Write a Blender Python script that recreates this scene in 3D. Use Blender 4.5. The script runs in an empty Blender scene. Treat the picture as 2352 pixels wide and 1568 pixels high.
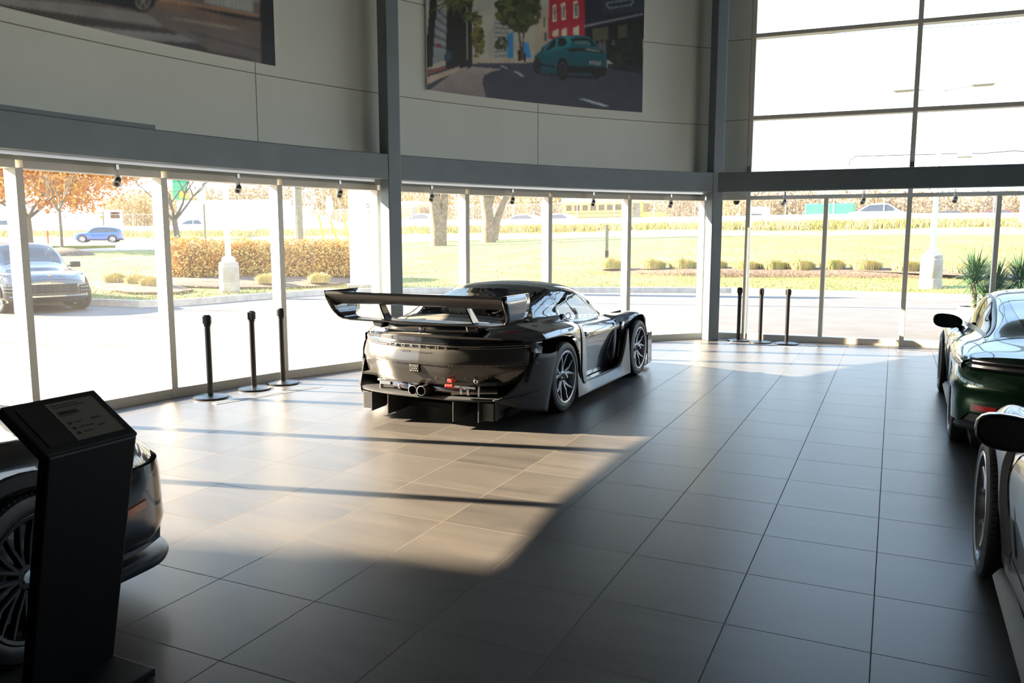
import bpy, bmesh, math, random
import numpy as np
from mathutils import Vector, Matrix
from math import sin, cos, pi, radians, sqrt, atan2

# ---------------------------------------------------------------- camera, sky, sun, exposure
FPX, YAW, PITCH, CAMH = 1854.0438, -0.440077589, 0.127387598, 1.7658682
TILE, TILE_OY = 0.62, 0.5134
scene = bpy.context.scene
cam_d = bpy.data.cameras.new('camera'); cam = bpy.data.objects.new('camera', cam_d)
scene.collection.objects.link(cam); scene.camera = cam
cam_d.sensor_fit = 'HORIZONTAL'; cam_d.sensor_width = 36.0; cam_d.lens = FPX/2352*36
cam.location = (0, 0, CAMH)
FW = Vector((sin(YAW)*cos(PITCH), cos(YAW)*cos(PITCH), -sin(PITCH)))
RT = Vector((cos(YAW), -sin(YAW), 0)); UP = RT.cross(FW)
cam.matrix_world = Matrix(((RT.x, UP.x, -FW.x, 0), (RT.y, UP.y, -FW.y, 0), (RT.z, UP.z, -FW.z, CAMH), (0, 0, 0, 1)))
cam_d.clip_start = 0.05; cam_d.clip_end = 900
cam_d.dof.use_dof = True; cam_d.dof.focus_distance = 8.2; cam_d.dof.aperture_fstop = 8.0

world = bpy.data.worlds.new('world'); scene.world = world; world.use_nodes = True
wn = world.node_tree; wn.nodes.clear()
wo = wn.nodes.new('ShaderNodeOutputWorld'); wb = wn.nodes.new('ShaderNodeBackground')
wt = wn.nodes.new('ShaderNodeTexCoord'); wsep = wn.nodes.new('ShaderNodeSeparateXYZ'); wr = wn.nodes.new('ShaderNodeValToRGB')
wn.links.new(wt.outputs['Generated'], wsep.inputs[0]); wn.links.new(wsep.outputs['Z'], wr.inputs[0])
wr.color_ramp.elements[0].position = 0.0; wr.color_ramp.elements[0].color = (1.0, .965, .90, 1)
wr.color_ramp.elements[1].position = 0.7; wr.color_ramp.elements[1].color = (.36, .56, .95, 1)
e = wr.color_ramp.elements.new(.22); e.color = (.60, .80, 1.0, 1)
wn.links.new(wr.outputs[0], wb.inputs[0]); wn.links.new(wb.outputs[0], wo.inputs[0])
wb.inputs[1].default_value = 3.6

SUN_AZ, SUN_EL = radians(14.5), radians(22.8)      # direction in which shadows run, height of the sun
sun_d = bpy.data.lights.new('sun', 'SUN'); sun = bpy.data.objects.new('sun', sun_d); scene.collection.objects.link(sun)
sun_d.energy = 42.0; sun_d.angle = radians(0.6); sun_d.color = (1.0, .80, .57)
sdir = Vector((cos(SUN_AZ)*cos(SUN_EL), sin(SUN_AZ)*cos(SUN_EL), -sin(SUN_EL)))
sun.rotation_euler = sdir.to_track_quat('-Z', 'Y').to_euler(); sun.location = (-30, -8, 14)

vs = scene.view_settings
vs.view_transform = 'Standard'; vs.look = 'None'; vs.gamma = 1.0; vs.use_curve_mapping = False
vs.exposure = 0.22
scene.cycles.max_bounces = 10; scene.cycles.transparent_max_bounces = 16; scene.cycles.diffuse_bounces = 4
scene.cycles.glossy_bounces = 4; scene.cycles.sample_clamp_indirect = 6.0; scene.cycles.caustics_reflective = False
scene.cycles.use_denoising = True

# ---------------------------------------------------------------- helpers
def ray(px, py):
    return FW + RT*((px-1176)/FPX) - UP*((py-784)/FPX)
def gnd(px, py, z=0.0):
    d = ray(px, py); t = (z-CAMH)/d.z; return Vector((d.x*t, d.y*t, z))
def far(px, py, dist):
    d = ray(px, py); t = dist/sqrt(d.x*d.x+d.y*d.y); return Vector((d.x*t, d.y*t, CAMH+d.z*t))
def link(o): scene.collection.objects.link(o); return o
def N(nt, t, **kw):
    n = nt.nodes.new(t)
    for k, v in kw.items(): setattr(n, k, v)
    return n
def mat(name, col, rough=.5, metal=0.0, coat=0.0, noise=0.0, nscale=30.0, bump=0.0, spec=.5, emit=None, trans=0.0, col2=None, coatr=.03, ior=1.5, alpha=1.0):
    """principled material with procedural colour and roughness variation"""
    m = bpy.data.materials.new(name); m.use_nodes = True; nt = m.node_tree
    b = nt.nodes['Principled BSDF']
    b.inputs['Base Color'].default_value = (*col, 1); b.inputs['Roughness'].default_value = rough
    b.inputs['Metallic'].default_value = metal; b.inputs['Coat Weight'].default_value = coat; b.inputs['Coat Roughness'].default_value = coatr; b.inputs['Coat IOR'].default_value = 1.7
    b.inputs['Specular IOR Level'].default_value = spec; b.inputs['IOR'].default_value = ior
    b.inputs['Transmission Weight'].default_value = trans; b.inputs['Alpha'].default_value = alpha
    if emit: b.inputs['Emission Color'].default_value = (*emit[:3], 1); b.inputs['Emission Strength'].default_value = emit[3]
    tc = N(nt, 'ShaderNodeTexCoord'); nz = N(nt, 'ShaderNodeTexNoise'); nz.inputs['Scale'].default_value = nscale; nz.inputs['Detail'].default_value = 5
    nt.links.new(tc.outputs['Object'], nz.inputs['Vector'])
    c2 = col2 if col2 else tuple(max(0, c*(1-noise)) for c in col)
    if noise > 0 or col2:
        mx = N(nt, 'ShaderNodeMix', data_type='RGBA'); cr = N(nt, 'ShaderNodeMapRange')
        cr.inputs['From Min'].default_value = .35; cr.inputs['From Max'].default_value = .65
        nt.links.new(nz.outputs['Fac'], cr.inputs['Value']); nt.links.new(cr.outputs[0], mx.inputs['Factor'])
        mx.inputs['A'].default_value = (*col, 1); mx.inputs['B'].default_value = (*c2, 1)
        nt.links.new(mx.outputs['Result'], b.inputs['Base Color'])
    mr = N(nt, 'ShaderNodeMapRange'); mr.inputs['To Min'].default_value = max(0, rough*.92); mr.inputs['To Max'].default_value = min(1, rough*1.08)
    nt.links.new(nz.outputs['Fac'], mr.inputs['Value']); nt.links.new(mr.outputs[0], b.inputs['Roughness'])
    if bump > 0:
        bp = N(nt, 'ShaderNodeBump'); bp.inputs['Strength'].default_value = bump; bp.inputs['Distance'].default_value = .01
        nt.links.new(nz.outputs['Fac'], bp.inputs['Height']); nt.links.new(bp.outputs[0], b.inputs['Normal'])
    return m
def glass_mat(name, tint=(1, 1, 1), ior=1.5, extra=0.0, haze=0.0):
    """thin architectural / car glazing: clear film with fresnel reflection and a faint veil imitating glare"""
    m = bpy.data.materials.new(name); m.use_nodes = True; nt = m.node_tree; nt.nodes.clear()
    out = N(nt, 'ShaderNodeOutputMaterial'); tr = N(nt, 'ShaderNodeBsdfTransparent'); gl = N(nt, 'ShaderNodeBsdfGlossy')
    tr.inputs[0].default_value = (*tint, 1); gl.inputs['Roughness'].default_value = .01
    fr = N(nt, 'ShaderNodeLayerWeight'); fr.inputs[0].default_value = .18
    ad = N(nt, 'ShaderNodeMath', operation='ADD', use_clamp=True); ad.inputs[1].default_value = extra
    ml = N(nt, 'ShaderNodeMath', operation='MULTIPLY'); ml.inputs[1].default_value = .75
    nt.links.new(fr.outputs['Fresnel'], ml.inputs[0]); nt.links.new(ml.outputs[0], ad.inputs[0])
    mx = N(nt, 'ShaderNodeMixShader'); nt.links.new(ad.outputs[0], mx.inputs[0]); nt.links.new(tr.outputs[0], mx.inputs[1]); nt.links.new(gl.outputs[0], mx.inputs[2])
    last = mx.outputs[0]
    if haze > 0:
        tc = N(nt, 'ShaderNodeTexCoord'); nz = N(nt, 'ShaderNodeTexNoise'); nz.inputs['Scale'].default_value = 1.7; nz.inputs['Detail'].default_value = 6
        nt.links.new(tc.outputs['Object'], nz.inputs['Vector'])
        mr = N(nt, 'ShaderNodeMapRange'); mr.inputs['To Min'].default_value = haze*.4; mr.inputs['To Max'].default_value = haze*1.6
        nt.links.new(nz.outputs['Fac'], mr.inputs['Value'])
        df = N(nt, 'ShaderNodeBsdfTranslucent'); df.inputs[0].default_value = (.9, .9, .88, 1)  # pale translucent veil stands in for glare over bright panes
        m2 = N(nt, 'ShaderNodeMixShader'); nt.links.new(mr.outputs[0], m2.inputs[0]); nt.links.new(last, m2.inputs[1]); nt.links.new(df.outputs[0], m2.inputs[2]); last = m2.outputs[0]
    nt.links.new(last, out.inputs[0]); return m

class MB:
    """collects vertices and faces, builds ONE mesh object"""
    def __init__(s): s.v = []; s.f = []; s.m = []
    def add(s, vs, fs, mi=0):
        o = len(s.v); s.v.extend([tuple(map(float, p)) for p in vs]); s.f.extend([tuple(i+o for i in f) for f in fs]); s.m.extend([mi]*len(fs)); return s
    def box(s, c, d, rz=0, mi=0, M=None, taper=1.0):
        x, y, z = d[0]/2, d[1]/2, d[2]/2
        vs = []
        for k in (-1, 1):
            t = taper if k > 0 else 1
            for a, b in ((-1, -1), (1, -1), (1, 1), (-1, 1)):
                p = Vector((a*x*t, b*y*t, k*z))
                if M is not None: p = M @ p
                p = Vector((p.x*cos(rz)-p.y*sin(rz), p.x*sin(rz)+p.y*cos(rz), p.z))+Vector(c)
                vs.append(p)
        return s.add(vs, [(3, 2, 1, 0), (4, 5, 6, 7), (0, 1, 5, 4), (1, 2, 6, 5), (2, 3, 7, 6), (3, 0, 4, 7)], mi)
    def grid(s, P, mi=0, flip=False, closeu=False):
        nu, nv = len(P), len(P[0]); fs = []
        for i in range(nu if closeu else nu-1):
            for j in range(nv-1):
                a, b, c, d = i*nv+j, ((i+1) % nu)*nv+j, ((i+1) % nu)*nv+j+1, i*nv+j+1
                fs.append((d, c, b, a) if flip else (a, b, c, d))
        return s.add([p for r in P for p in r], fs, mi)
    def tube(s, pts, r, n=10, mi=0, caps=True):
        pts = [Vector(p) for p in pts]; rs = r if isinstance(r, (list, tuple)) else [r]*len(pts); rings = []
        t0 = (pts[1]-pts[0]).normalized(); a = t0.orthogonal().normalized()
        for i, p in enumerate(pts):
            t = (pts[min(i+1, len(pts)-1)]-pts[max(i-1, 0)]).normalized()
            a = (a-t*a.dot(t)).normalized(); b = t.cross(a)
            rings.append([p+(a*cos(2*pi*k/n)+b*sin(2*pi*k/n))*rs[i] for k in range(n)])
        vs = [p for q in rings for p in q]; fs = []
        for i in range(len(rings)-1):
            for k in range(n): fs.append((i*n+k, i*n+(k+1) % n, (i+1)*n+(k+1) % n, (i+1)*n+k))
        if caps: fs.append(tuple(range(n-1, -1, -1))); fs.append(tuple((len(rings)-1)*n+k for k in range(n)))
        return s.add(vs, fs, mi)
    def lathe(s, prof, n=48, axis='Z', c=(0, 0, 0), mi=0):
        """prof: (radius, height) pairs around the axis"""
        P = []
        for k in range(n):
            a = 2*pi*k/n; row = []
            for r_, h in prof:
                q = (r_*cos(a), r_*sin(a), h) if axis == 'Z' else (h, r_*cos(a), r_*sin(a))
                row.append((q[0]+c[0], q[1]+c[1], q[2]+c[2]))
            P.append(row)
        return s.grid(P, mi, closeu=True)
    def prism(s, poly, h0, h1, fn=None, mi=0):
        """poly of 2-d points extruded h0..h1; fn(u, v, h) -> 3-d point"""
        fn = fn or (lambda u, v, h: (u, v, h)); n = len(poly)
        vs = [fn(u, v, h0) for u, v in poly]+[fn(u, v, h1) for u, v in poly]
        fs = [tuple(range(n-1, -1, -1)), tuple(range(n, 2*n))]+[(i, (i+1) % n, n+(i+1) % n, n+i) for i in range(n)]
        return s.add(vs, fs, mi)
    def build(s, name, mats, parent=None, smooth=35, bevel=0, loc=None, solid=0, mirror=False):
        me = bpy.data.meshes.new(name); me.from_pydata(s.v, [], s.f)
        for m in (mats if isinstance(mats, (list, tuple)) else [mats]): me.materials.append(m)
        if any(s.m): me.polygons.foreach_set('material_index', s.m)
        bm = bmesh.new(); bm.from_mesh(me)
        if mirror:
            g = bmesh.ops.duplicate(bm, geom=bm.verts[:]+bm.edges[:]+bm.faces[:])
            nv = [x for x in g['geom'] if isinstance(x, bmesh.types.BMVert)]
            for v in nv: v.co.x = -v.co.x
            bmesh.ops.remove_doubles(bm, verts=[v for v in bm.verts if abs(v.co.x) < 1e-4], dist=2e-4)
        bmesh.ops.recalc_face_normals(bm, faces=bm.faces[:]); bm.to_mesh(me); bm.free()
        if smooth:
            me.polygons.foreach_set('use_smooth', [True]*len(me.polygons)); me.set_sharp_from_angle(angle=radians(smooth))
        me.update()
        o = link(bpy.data.objects.new(name, me))
        if parent is not None: o.parent = parent
        if loc is not None: o.location = loc
        if solid:
            md = o.modifiers.new('solid', 'SOLIDIFY'); md.thickness = solid; md.offset = 0
        if bevel:
            md = o.modifiers.new('bevel', 'BEVEL'); md.width = bevel; md.segments = 2; md.limit_method = 'ANGLE'; md.angle_limit = radians(40)
        return o
def tag(o, label, cat, group=None, kind=None):
    o['label'] = label
    if cat: o['category'] = cat
    if group: o['group'] = group
    if kind: o['kind'] = kind
    return o
def struct(o): o['kind'] = 'structure'; return o
def empty(name, loc, rz=0.0, label=None, cat=None, group=None, kind=None):
    o = link(bpy.data.objects.new(name, None)); o.location = loc; o.rotation_euler = (0, 0, rz); o.empty_display_size = .1
    if label: tag(o, label, cat, group, kind)
    return o
def copy_tree(o, parent=None):
    c = link(o.copy()); c.parent = parent
    if parent is not None: c.matrix_parent_inverse = o.matrix_parent_inverse.copy()
    for ch in [x for x in bpy.data.objects if x.parent == o]: copy_tree(ch, c)
    return c
def text(s_, name, m, parent, loc, rot, size, ext=.002, align='CENTER'):
    c = bpy.data.curves.new(name, 'FONT'); c.body = s_; c.size = size; c.extrude = ext; c.align_x = align; c.align_y = 'CENTER'
    c.materials.append(m); t_ = link(bpy.data.objects.new(name, c)); bpy.context.view_layer.update()
    me = bpy.data.meshes.new_from_object(t_.evaluated_get(bpy.context.evaluated_depsgraph_get())); bpy.data.objects.remove(t_); bpy.data.curves.remove(c)
    me.name = name; o = link(bpy.data.objects.new(name, me)); o.location = loc; o.rotation_euler = rot
    if parent is not None: o.parent = parent
    return o
def interp(keys, x):
    """smooth (finite-difference hermite) interpolation through (x, value) keys"""
    if x <= keys[0][0]: return keys[0][1]
    if x >= keys[-1][0]: return keys[-1][1]
    for i in range(len(keys)-1):
        if x <= keys[i+1][0]: break
    x0, y0 = keys[i]; x1, y1 = keys[i+1]; h = x1-x0; d = (y1-y0)/h
    def sl(k):
        if k == 0 or k == len(keys)-1: return None
        a = (keys[k][1]-keys[k-1][1])/(keys[k][0]-keys[k-1][0]); b = (keys[k+1][1]-keys[k][1])/(keys[k+1][0]-keys[k][0])
        return 0 if a*b <= 0 else 2*a*b/(a+b)
    m0, m1 = sl(i), sl(i+1); m0 = d if m0 is None else m0; m1 = d if m1 is None else m1
    t = (x-x0)/h
    return (2*t**3-3*t*t+1)*y0+(t**3-2*t*t+t)*h*m0+(-2*t**3+3*t*t)*y1+(t**3-t*t)*h*m1

# ---------------------------------------------------------------- materials
M = {}
M['steel'] = mat('grey_painted_steel', (.175, .215, .245), .42, noise=.12, nscale=2.5)
M['panel'] = mat('cream_wall_panel', (.76, .79, .71), .32, noise=.04, nscale=1.2)
M['frame'] = mat('window_frame_paint', (.78, .75, .67), .45, noise=.04, nscale=3)
M['glazing'] = glass_mat('window_glazing', (.93, .95, .93), haze=.014)
M['ceil'] = mat('ceiling_paint', (.24, .25, .26), .8, noise=.05, nscale=1)
M['backwall'] = mat('back_wall_paint', (.13, .14, .15), .7, noise=.05, nscale=1)
M['black'] = mat('satin_black_plastic', (.012, .013, .015), .35, noise=.2, nscale=20)
M['matblack'] = mat('matt_black', (.010, .010, .011), .75, noise=.2, nscale=40)
M['rubber'] = mat('tyre_rubber', (.018, .018, .020), .55, noise=.25, nscale=60, bump=.05)
M['chrome'] = mat('polished_metal', (.75, .75, .77), .12, 1.0, noise=.03)
M['alu'] = mat('brushed_aluminium', (.55, .56, .58), .32, 1.0, noise=.06, nscale=80)
M['rimdark'] = mat('dark_satin_rim', (.40, .41, .43), .34, .85, noise=.05)
M['rimsilver'] = mat('dark_silver_rim', (.42, .43, .45), .25, .9, noise=.05)
M['racepaint'] = mat('gloss_black_race_paint', (.006, .007, .012), .22, 0, 1.0, noise=.1, nscale=4, coatr=.015)
M['satinroof'] = mat('satin_carbon_roof', (.17, .16, .145), .55, 0, .0, noise=.1, nscale=8, coatr=.25)
M['wingpaint'] = mat('satin_dark_wing', (.062, .058, .054), .42, 0, .2, noise=.1, nscale=8, coatr=.3)
M['skirt'] = mat('satin_grey_skirt', (.27, .275, .28), .42, .1, noise=.05, nscale=10)
M['quarter'] = mat('light_satin_grey_panel', (.50, .50, .49), .42, .35, noise=.05, nscale=10)
M['mattgrey'] = mat('matt_grey_bodywork', (.045, .047, .052), .55, .1, noise=.08, nscale=10)
M['bumper'] = mat('gloss_black_bumper', (.034, .032, .031), .32, 0, .7, noise=.15, nscale=6, coatr=.10)
M['cavity'] = mat('dark_cavity', (.004, .004, .004), .9, noise=.1)
M['carglass'] = glass_mat('car_window_glass', (.62, .66, .68), extra=.10)
M['raceglass'] = glass_mat('race_window_glass', (.80, .84, .88), extra=.20)
M['darkglass'] = mat('dark_tinted_glass', (.01, .012, .014), .04, 0, 1.0, noise=.05, coatr=.01)
M['lens'] = mat('clear_light_lens', (.35, .33, .30), .08, .3, 1.0, noise=.1, nscale=50)
M['redlens'] = mat('red_lens', (.55, .015, .01), .12, 0, 1.0, noise=.2, nscale=60, emit=(.9, .03, .02, .12))
M['orange'] = mat('amber_lens', (.60, .12, .01), .15, 0, 1.0, noise=.2, nscale=60)
M['redtag'] = mat('red_tow_strap', (.70, .03, .02), .5, noise=.15, nscale=70)
M['titan'] = mat('heat_blued_titanium', (.42, .33, .27), .25, 1.0, nscale=9, col2=(.20, .24, .36))
M['white'] = mat('white_paint', (.8, .8, .79), .4, noise=.04)
M['letter'] = mat('silver_letter', (.70, .68, .62), .25, .9, noise=.05)
M['green'] = mat('dark_green_metallic', (.008, .065, .018), .25, .25, 1.0, noise=.15, nscale=6, coatr=.015)
M['greycar'] = mat('warm_grey_paint', (.15, .135, .13), .32, .35, .6, noise=.05, nscale=5, coatr=.015)
M['blackcar'] = mat('deep_black_paint', (.004, .005, .008), .2, 0, 1.0, noise=.1, nscale=5, coatr=.015)
M['bluesuv'] = mat('bright_blue_paint', (.02, .12, .55), .25, .2, 1.0, noise=.08, nscale=5)
M['kiosk'] = mat('black_powder_coat', (.004, .0045, .006), .5, noise=.1, nscale=60, bump=.02)
M['seat'] = mat('cabin_trim', (.02, .02, .02), .7, noise=.2)
# ---------------------------------------------------------------- building shell
CX, CY, RW = 6.565, 4.186, 13.924
def cyl(tdeg, r, z): a = radians(tdeg); return (CX+r*cos(a), CY+r*sin(a), z)
def ray_circle(px, py, r):
    d = ray(px, py); D = Vector((d.x, d.y)).normalized(); B = D.x*CX+D.y*CY; Q = CX*CX+CY*CY-r*r
    t = B+sqrt(B*B-Q); x, y = D.x*t, D.y*t; s_ = t/Vector((d.x, d.y)).length
    return math.degrees(atan2(y-CY, x-CX)), CAMH+d.z*s_
def arcbox(mb, t0, t1, r0, r1, z0, z1, n=None, mi=0):
    n = n or max(2, int(abs(t1-t0)/1.0)+1); P = []
    for i in range(n+1):
        t = t0+(t1-t0)*i/n
        P.append([cyl(t, r0, z0), cyl(t, r1, z0), cyl(t, r1, z1), cyl(t, r0, z1), cyl(t, r0, z0)])
    mb.grid(P, mi); mb.add([P[0][k] for k in range(4)]+[P[-1][k] for k in range(4)], [(0, 1, 2, 3), (7, 6, 5, 4)], mi)
def rw(x, off=0.0): return 14.44+.055*(x+2.8)+off          # inner plane of the right hand window wall
def straight(mb, x0, x1, o0, o1, z0, z1, mi=0):
    vs = []
    for z in (z0, z1): vs += [(x0, rw(x0, o0), z), (x1, rw(x1, o0), z), (x1, rw(x1, o1), z), (x0, rw(x0, o1), z)]
    mb.add(vs, [(3, 2, 1, 0), (4, 5, 6, 7), (0, 1, 5, 4), (1, 2, 6, 5), (2, 3, 7, 6), (3, 0, 4, 7)], mi)
ZTOP = 6.4
# floor tiles
def floor_material():
    m = bpy.data.materials.new('dark_stone_floor_tiles'); m.use_nodes = True; nt = m.node_tree; L = nt.links
    b = nt.nodes['Principled BSDF']; g = N(nt, 'ShaderNodeNewGeometry'); sp = N(nt, 'ShaderNodeSeparateXYZ'); L.new(g.outputs['Position'], sp.inputs[0])
    def ma(op, a, b_=None, clamp=False):
        n = N(nt, 'ShaderNodeMath', operation=op, use_clamp=clamp)
        for i, q in enumerate((a, b_)):
            if q is None: continue
            if isinstance(q, (int, float)): n.inputs[i].default_value = q
            else: L.new(q, n.inputs[i])
        return n.outputs[0]
    u = ma('DIVIDE', ma('SUBTRACT', sp.outputs['X'], .0022), TILE); v = ma('DIVIDE', ma('SUBTRACT', sp.outputs['Y'], TILE_OY), TILE)
    fu, fv = ma('FRACT', u), ma('FRACT', v)
    du = ma('MINIMUM', fu, ma('SUBTRACT', 1.0, fu)); dv = ma('MINIMUM', fv, ma('SUBTRACT', 1.0, fv)); d = ma('MINIMUM', du, dv)
    grout = ma('LESS_THAN', d, .0046)
    cb = N(nt, 'ShaderNodeCombineXYZ'); L.new(ma('FLOOR', u), cb.inputs[0]); L.new(ma('FLOOR', v), cb.inputs[1])
    wn_ = N(nt, 'ShaderNodeTexWhiteNoise', noise_dimensions='3D'); L.new(cb.outputs[0], wn_.inputs['Vector'])
    off = N(nt, 'ShaderNodeVectorMath', operation='MULTIPLY_ADD'); L.new(wn_.outputs['Color'], off.inputs[0]); off.inputs[1].default_value = (9, 9, 9); L.new(g.outputs['Position'], off.inputs[2])
    n1 = N(nt, 'ShaderNodeTexNoise'); n1.inputs['Scale'].default_value = 2.2; n1.inputs['Detail'].default_value = 6; n1.inputs['Distortion'].default_value = .6
    mp = N(nt, 'ShaderNodeMapping'); mp.inputs['Scale'].default_value = (.6, 3.0, 1); L.new(off.outputs[0], mp.inputs[0]); L.new(mp.outputs[0], n1.inputs['Vector'])
    n2 = N(nt, 'ShaderNodeTexNoise'); n2.inputs['Scale'].default_value = 190; n2.inputs['Detail'].default_value = 3; L.new(g.outputs['Position'], n2.inputs['Vector'])
    val = ma('ADD', ma('ADD', ma('MULTIPLY', n1.outputs['Fac'], .26), ma('MULTIPLY', n2.outputs['Fac'], .80)), ma('MULTIPLY', wn_.outputs['Value'], .10))
    cr = N(nt, 'ShaderNodeValToRGB'); cr.color_ramp.elements[0].position = .42; cr.color_ramp.elements[0].color = (.040, .038, .038, 1)
    cr.color_ramp.elements[1].position = .72; cr.color_ramp.elements[1].color = (.118, .107, .098, 1); L.new(val, cr.inputs[0])
    mx = N(nt, 'ShaderNodeMix', data_type='RGBA'); L.new(grout, mx.inputs['Factor']); L.new(cr.outputs[0], mx.inputs['A']); mx.inputs['B'].default_value = (.14, .125, .11, 1)
    L.new(mx.outputs['Result'], b.inputs['Base Color'])
    ro = ma('ADD', ma('ADD', .34, ma('MULTIPLY', n1.outputs['Fac'], .05)), ma('MULTIPLY', grout, .4)); L.new(ro, b.inputs['Roughness'])
    L.new(ma('SUBTRACT', .5, ma('MULTIPLY', grout, .47)), b.inputs['Specular IOR Level'])
    hgt_ = ma('SUBTRACT', ma('MULTIPLY', n2.outputs['Fac'], .10), grout)
    bp = N(nt, 'ShaderNodeBump'); bp.inputs['Strength'].default_value = .22; bp.inputs['Distance'].default_value = .0012; L.new(hgt_, bp.inputs['Height']); L.new(bp.outputs[0], b.inputs['Normal'])
    return m
mb = MB()
outline = [cyl(133.2+i*(190-133.2)/60, RW+.19, 0)[:2] for i in range(61)]+[(-7.5, -8.6), (10.6, -8.6), (10.6, rw(10.6, .19))]
mb.prism(outline, -.25, 0.0)
struct(mb.build('floor', floor_material(), smooth=0))

# curved wall above the windows
JOINT_T = [ray_circle(x, 250, RW)[0] for x in (590, 1236)]
mb = MB(); arcbox(mb, 190, 133.0, RW, RW+.22, 2.48, ZTOP)
wall = struct(mb.build('wall_left', M['panel'], smooth=20))
grey_joint = mat('panel_joint_shadow_gap', (.30, .28, .22), .7, noise=.1)
mb = MB()
for z in (3.69, 4.96): arcbox(mb, 190, 133.2, RW-.0015, RW+.002, z-.006, z+.006)
for t in JOINT_T: arcbox(mb, t-.022, t+.022, RW-.0015, RW+.002, 2.9, ZTOP, n=1)
for t in (JOINT_T[0]-.2, 171.9, 162.2): arcbox(mb, t-.012, t+.012, RW-.0012, RW+.002, 2.49, 2.9, n=1)
mb.build('panel_joint', grey_joint, wall, smooth=0)
# solid end of the curved wall, left of the glazing
mb = MB(); e0 = cyl(189.4, RW+.1, 0); mb.box(((e0[0]-7.3)/2-.0, (e0[1]-8.5)/2, ZTOP/2), (.24, e0[1]+8.5, ZTOP)); struct(mb.build('wall_left_end', M['panel'], smooth=0))
mb = MB(); mb.box((1.6, -8.62, ZTOP/2), (18.2, .24, ZTOP)); struct(mb.build('wall_back', M['backwall'], smooth=0))
mb = MB()
for (y0, y1, z0, z1) in ((-8.5, 15.2, 0, .9), (-8.5, 15.2, 4.3, ZTOP), (-8.5, 8.0, .9, 4.3), (13, 15.2, .9, 4.3)):
    mb.box((10.72, (y0+y1)/2, (z0+z1)/2), (.24, y1-y0, z1-z0))
struct(mb.build('wall_right', M['backwall'], smooth=0))
mb = MB(); mb.prism([cyl(132.6+i*(190-132.6)/30, RW+.4, 0)[:2] for i in range(31)]+[(-7.7, -8.8), (10.9, -8.8), (10.9, rw(10.9, .4))], ZTOP, ZTOP+.3)
struct(mb.build('ceiling', M['ceil'], smooth=0))

# glazed bays of the curved wall: pane + sill + head + jamb
MULL = [189.4, 183.2, 176.98, 170.77, 164.62, 158.4, 152.24, 145.95, 139.63, 133.4]
nwin = 0
for a, b_ in zip(MULL[:-1], MULL[1:]):
    nwin += 1; hw = math.degrees(.036/RW)
    mb = MB(); p = [cyl(a, RW+.12, .1), cyl(b_, RW+.12, .1)]
    mb.add([(*p[0][:2], .10), (*p[1][:2], .10), (*p[1][:2], 2.42), (*p[0][:2], 2.42)], [(0, 1, 2, 3)])
    w = struct(mb.build('window_%d' % nwin, M['glazing'], smooth=0))
    mb = MB(); arcbox(mb, a-hw, b_+hw, RW, RW+.18, -.02, .105, n=1); mb.build('sill', M['frame'], w, smooth=0, bevel=.004)
    mb = MB(); arcbox(mb, a-hw, b_+hw, RW-.012, RW+.18, 2.405, 2.482, n=1); mb.build('head', M['frame'], w, smooth=0, bevel=.004)
    mb = MB(); arcbox(mb, a-hw, a+hw, RW-.004, RW+.18, .0, 2.41, n=1); mb.build('mullion', M['frame'], w, smooth=0, bevel=.005)
mb = MB(); arcbox(mb, 133.4-.15, 133.4+.15, RW-.004, RW+.18, 0, 2.41, n=1); mb.build('mullion', M['frame'], w, smooth=0, bevel=.005)

# right hand window wall
XC = -3.0
mb = MB(); straight(mb, XC, -2.36, 0, .2, 2.48, ZTOP); wr_ = struct(mb.build('wall_far', M['panel'], smooth=0))
mb = MB()
for z in (3.76, 5.08): straight(mb, XC, -2.36, -.0015, .01, z-.006, z+.006)
mb.build('panel_joint', grey_joint, wr_, smooth=0)
full = [-2.32, .18, 2.68, 5.18, 7.68, 10.3]
levels = [(2.42, 2.483), (3.752, 3.82), (5.095, 5.16), (6.36, 6.42)]
for k, (x0, x1) in enumerate(zip([XC+.02]+full[:-1], full)):
    nwin += 1; mb = MB(); first = k == 0
    z1 = 2.43 if first else ZTOP
    mb.add([(x0, rw(x0, .12), .1), (x1, rw(x1, .12), .1), (x1, rw(x1, .12), z1), (x0, rw(x0, .12), z1)], [(0, 1, 2, 3)])
    w = struct(mb.build('window_%d' % nwin, M['glazing'], smooth=0))
    mb = MB(); straight(mb, x0, x1, 0, .18, -.02, .105); mb.build('sill', M['frame'], w, smooth=0, bevel=.004)
    for (za, zb) in levels[:1] if first else levels:
        mb = MB(); straight(mb, x0, x1, .0, .18, za, zb); mb.build('transom', M['frame'], w, smooth=0, bevel=.004)
    mb = MB(); straight(mb, x1-.036, x1+.036, -.006, .18, 0, ZTOP); mb.build('mullion', M['frame'], w, smooth=0, bevel=.005)
    if not first:
        xm = (x0+x1)/2; mb = MB(); straight(mb, xm-.034, xm+.034, -.006, .18, 0, 2.43); mb.build('mullion', M['frame'], w, smooth=0, bevel=.005)
        mb = MB(); xb = x0; straight(mb, xb-.03, xb+.03, -.03, .0, 2.80, 2.97); mb.build('bracket', M['alu'], w, smooth=0)

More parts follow.
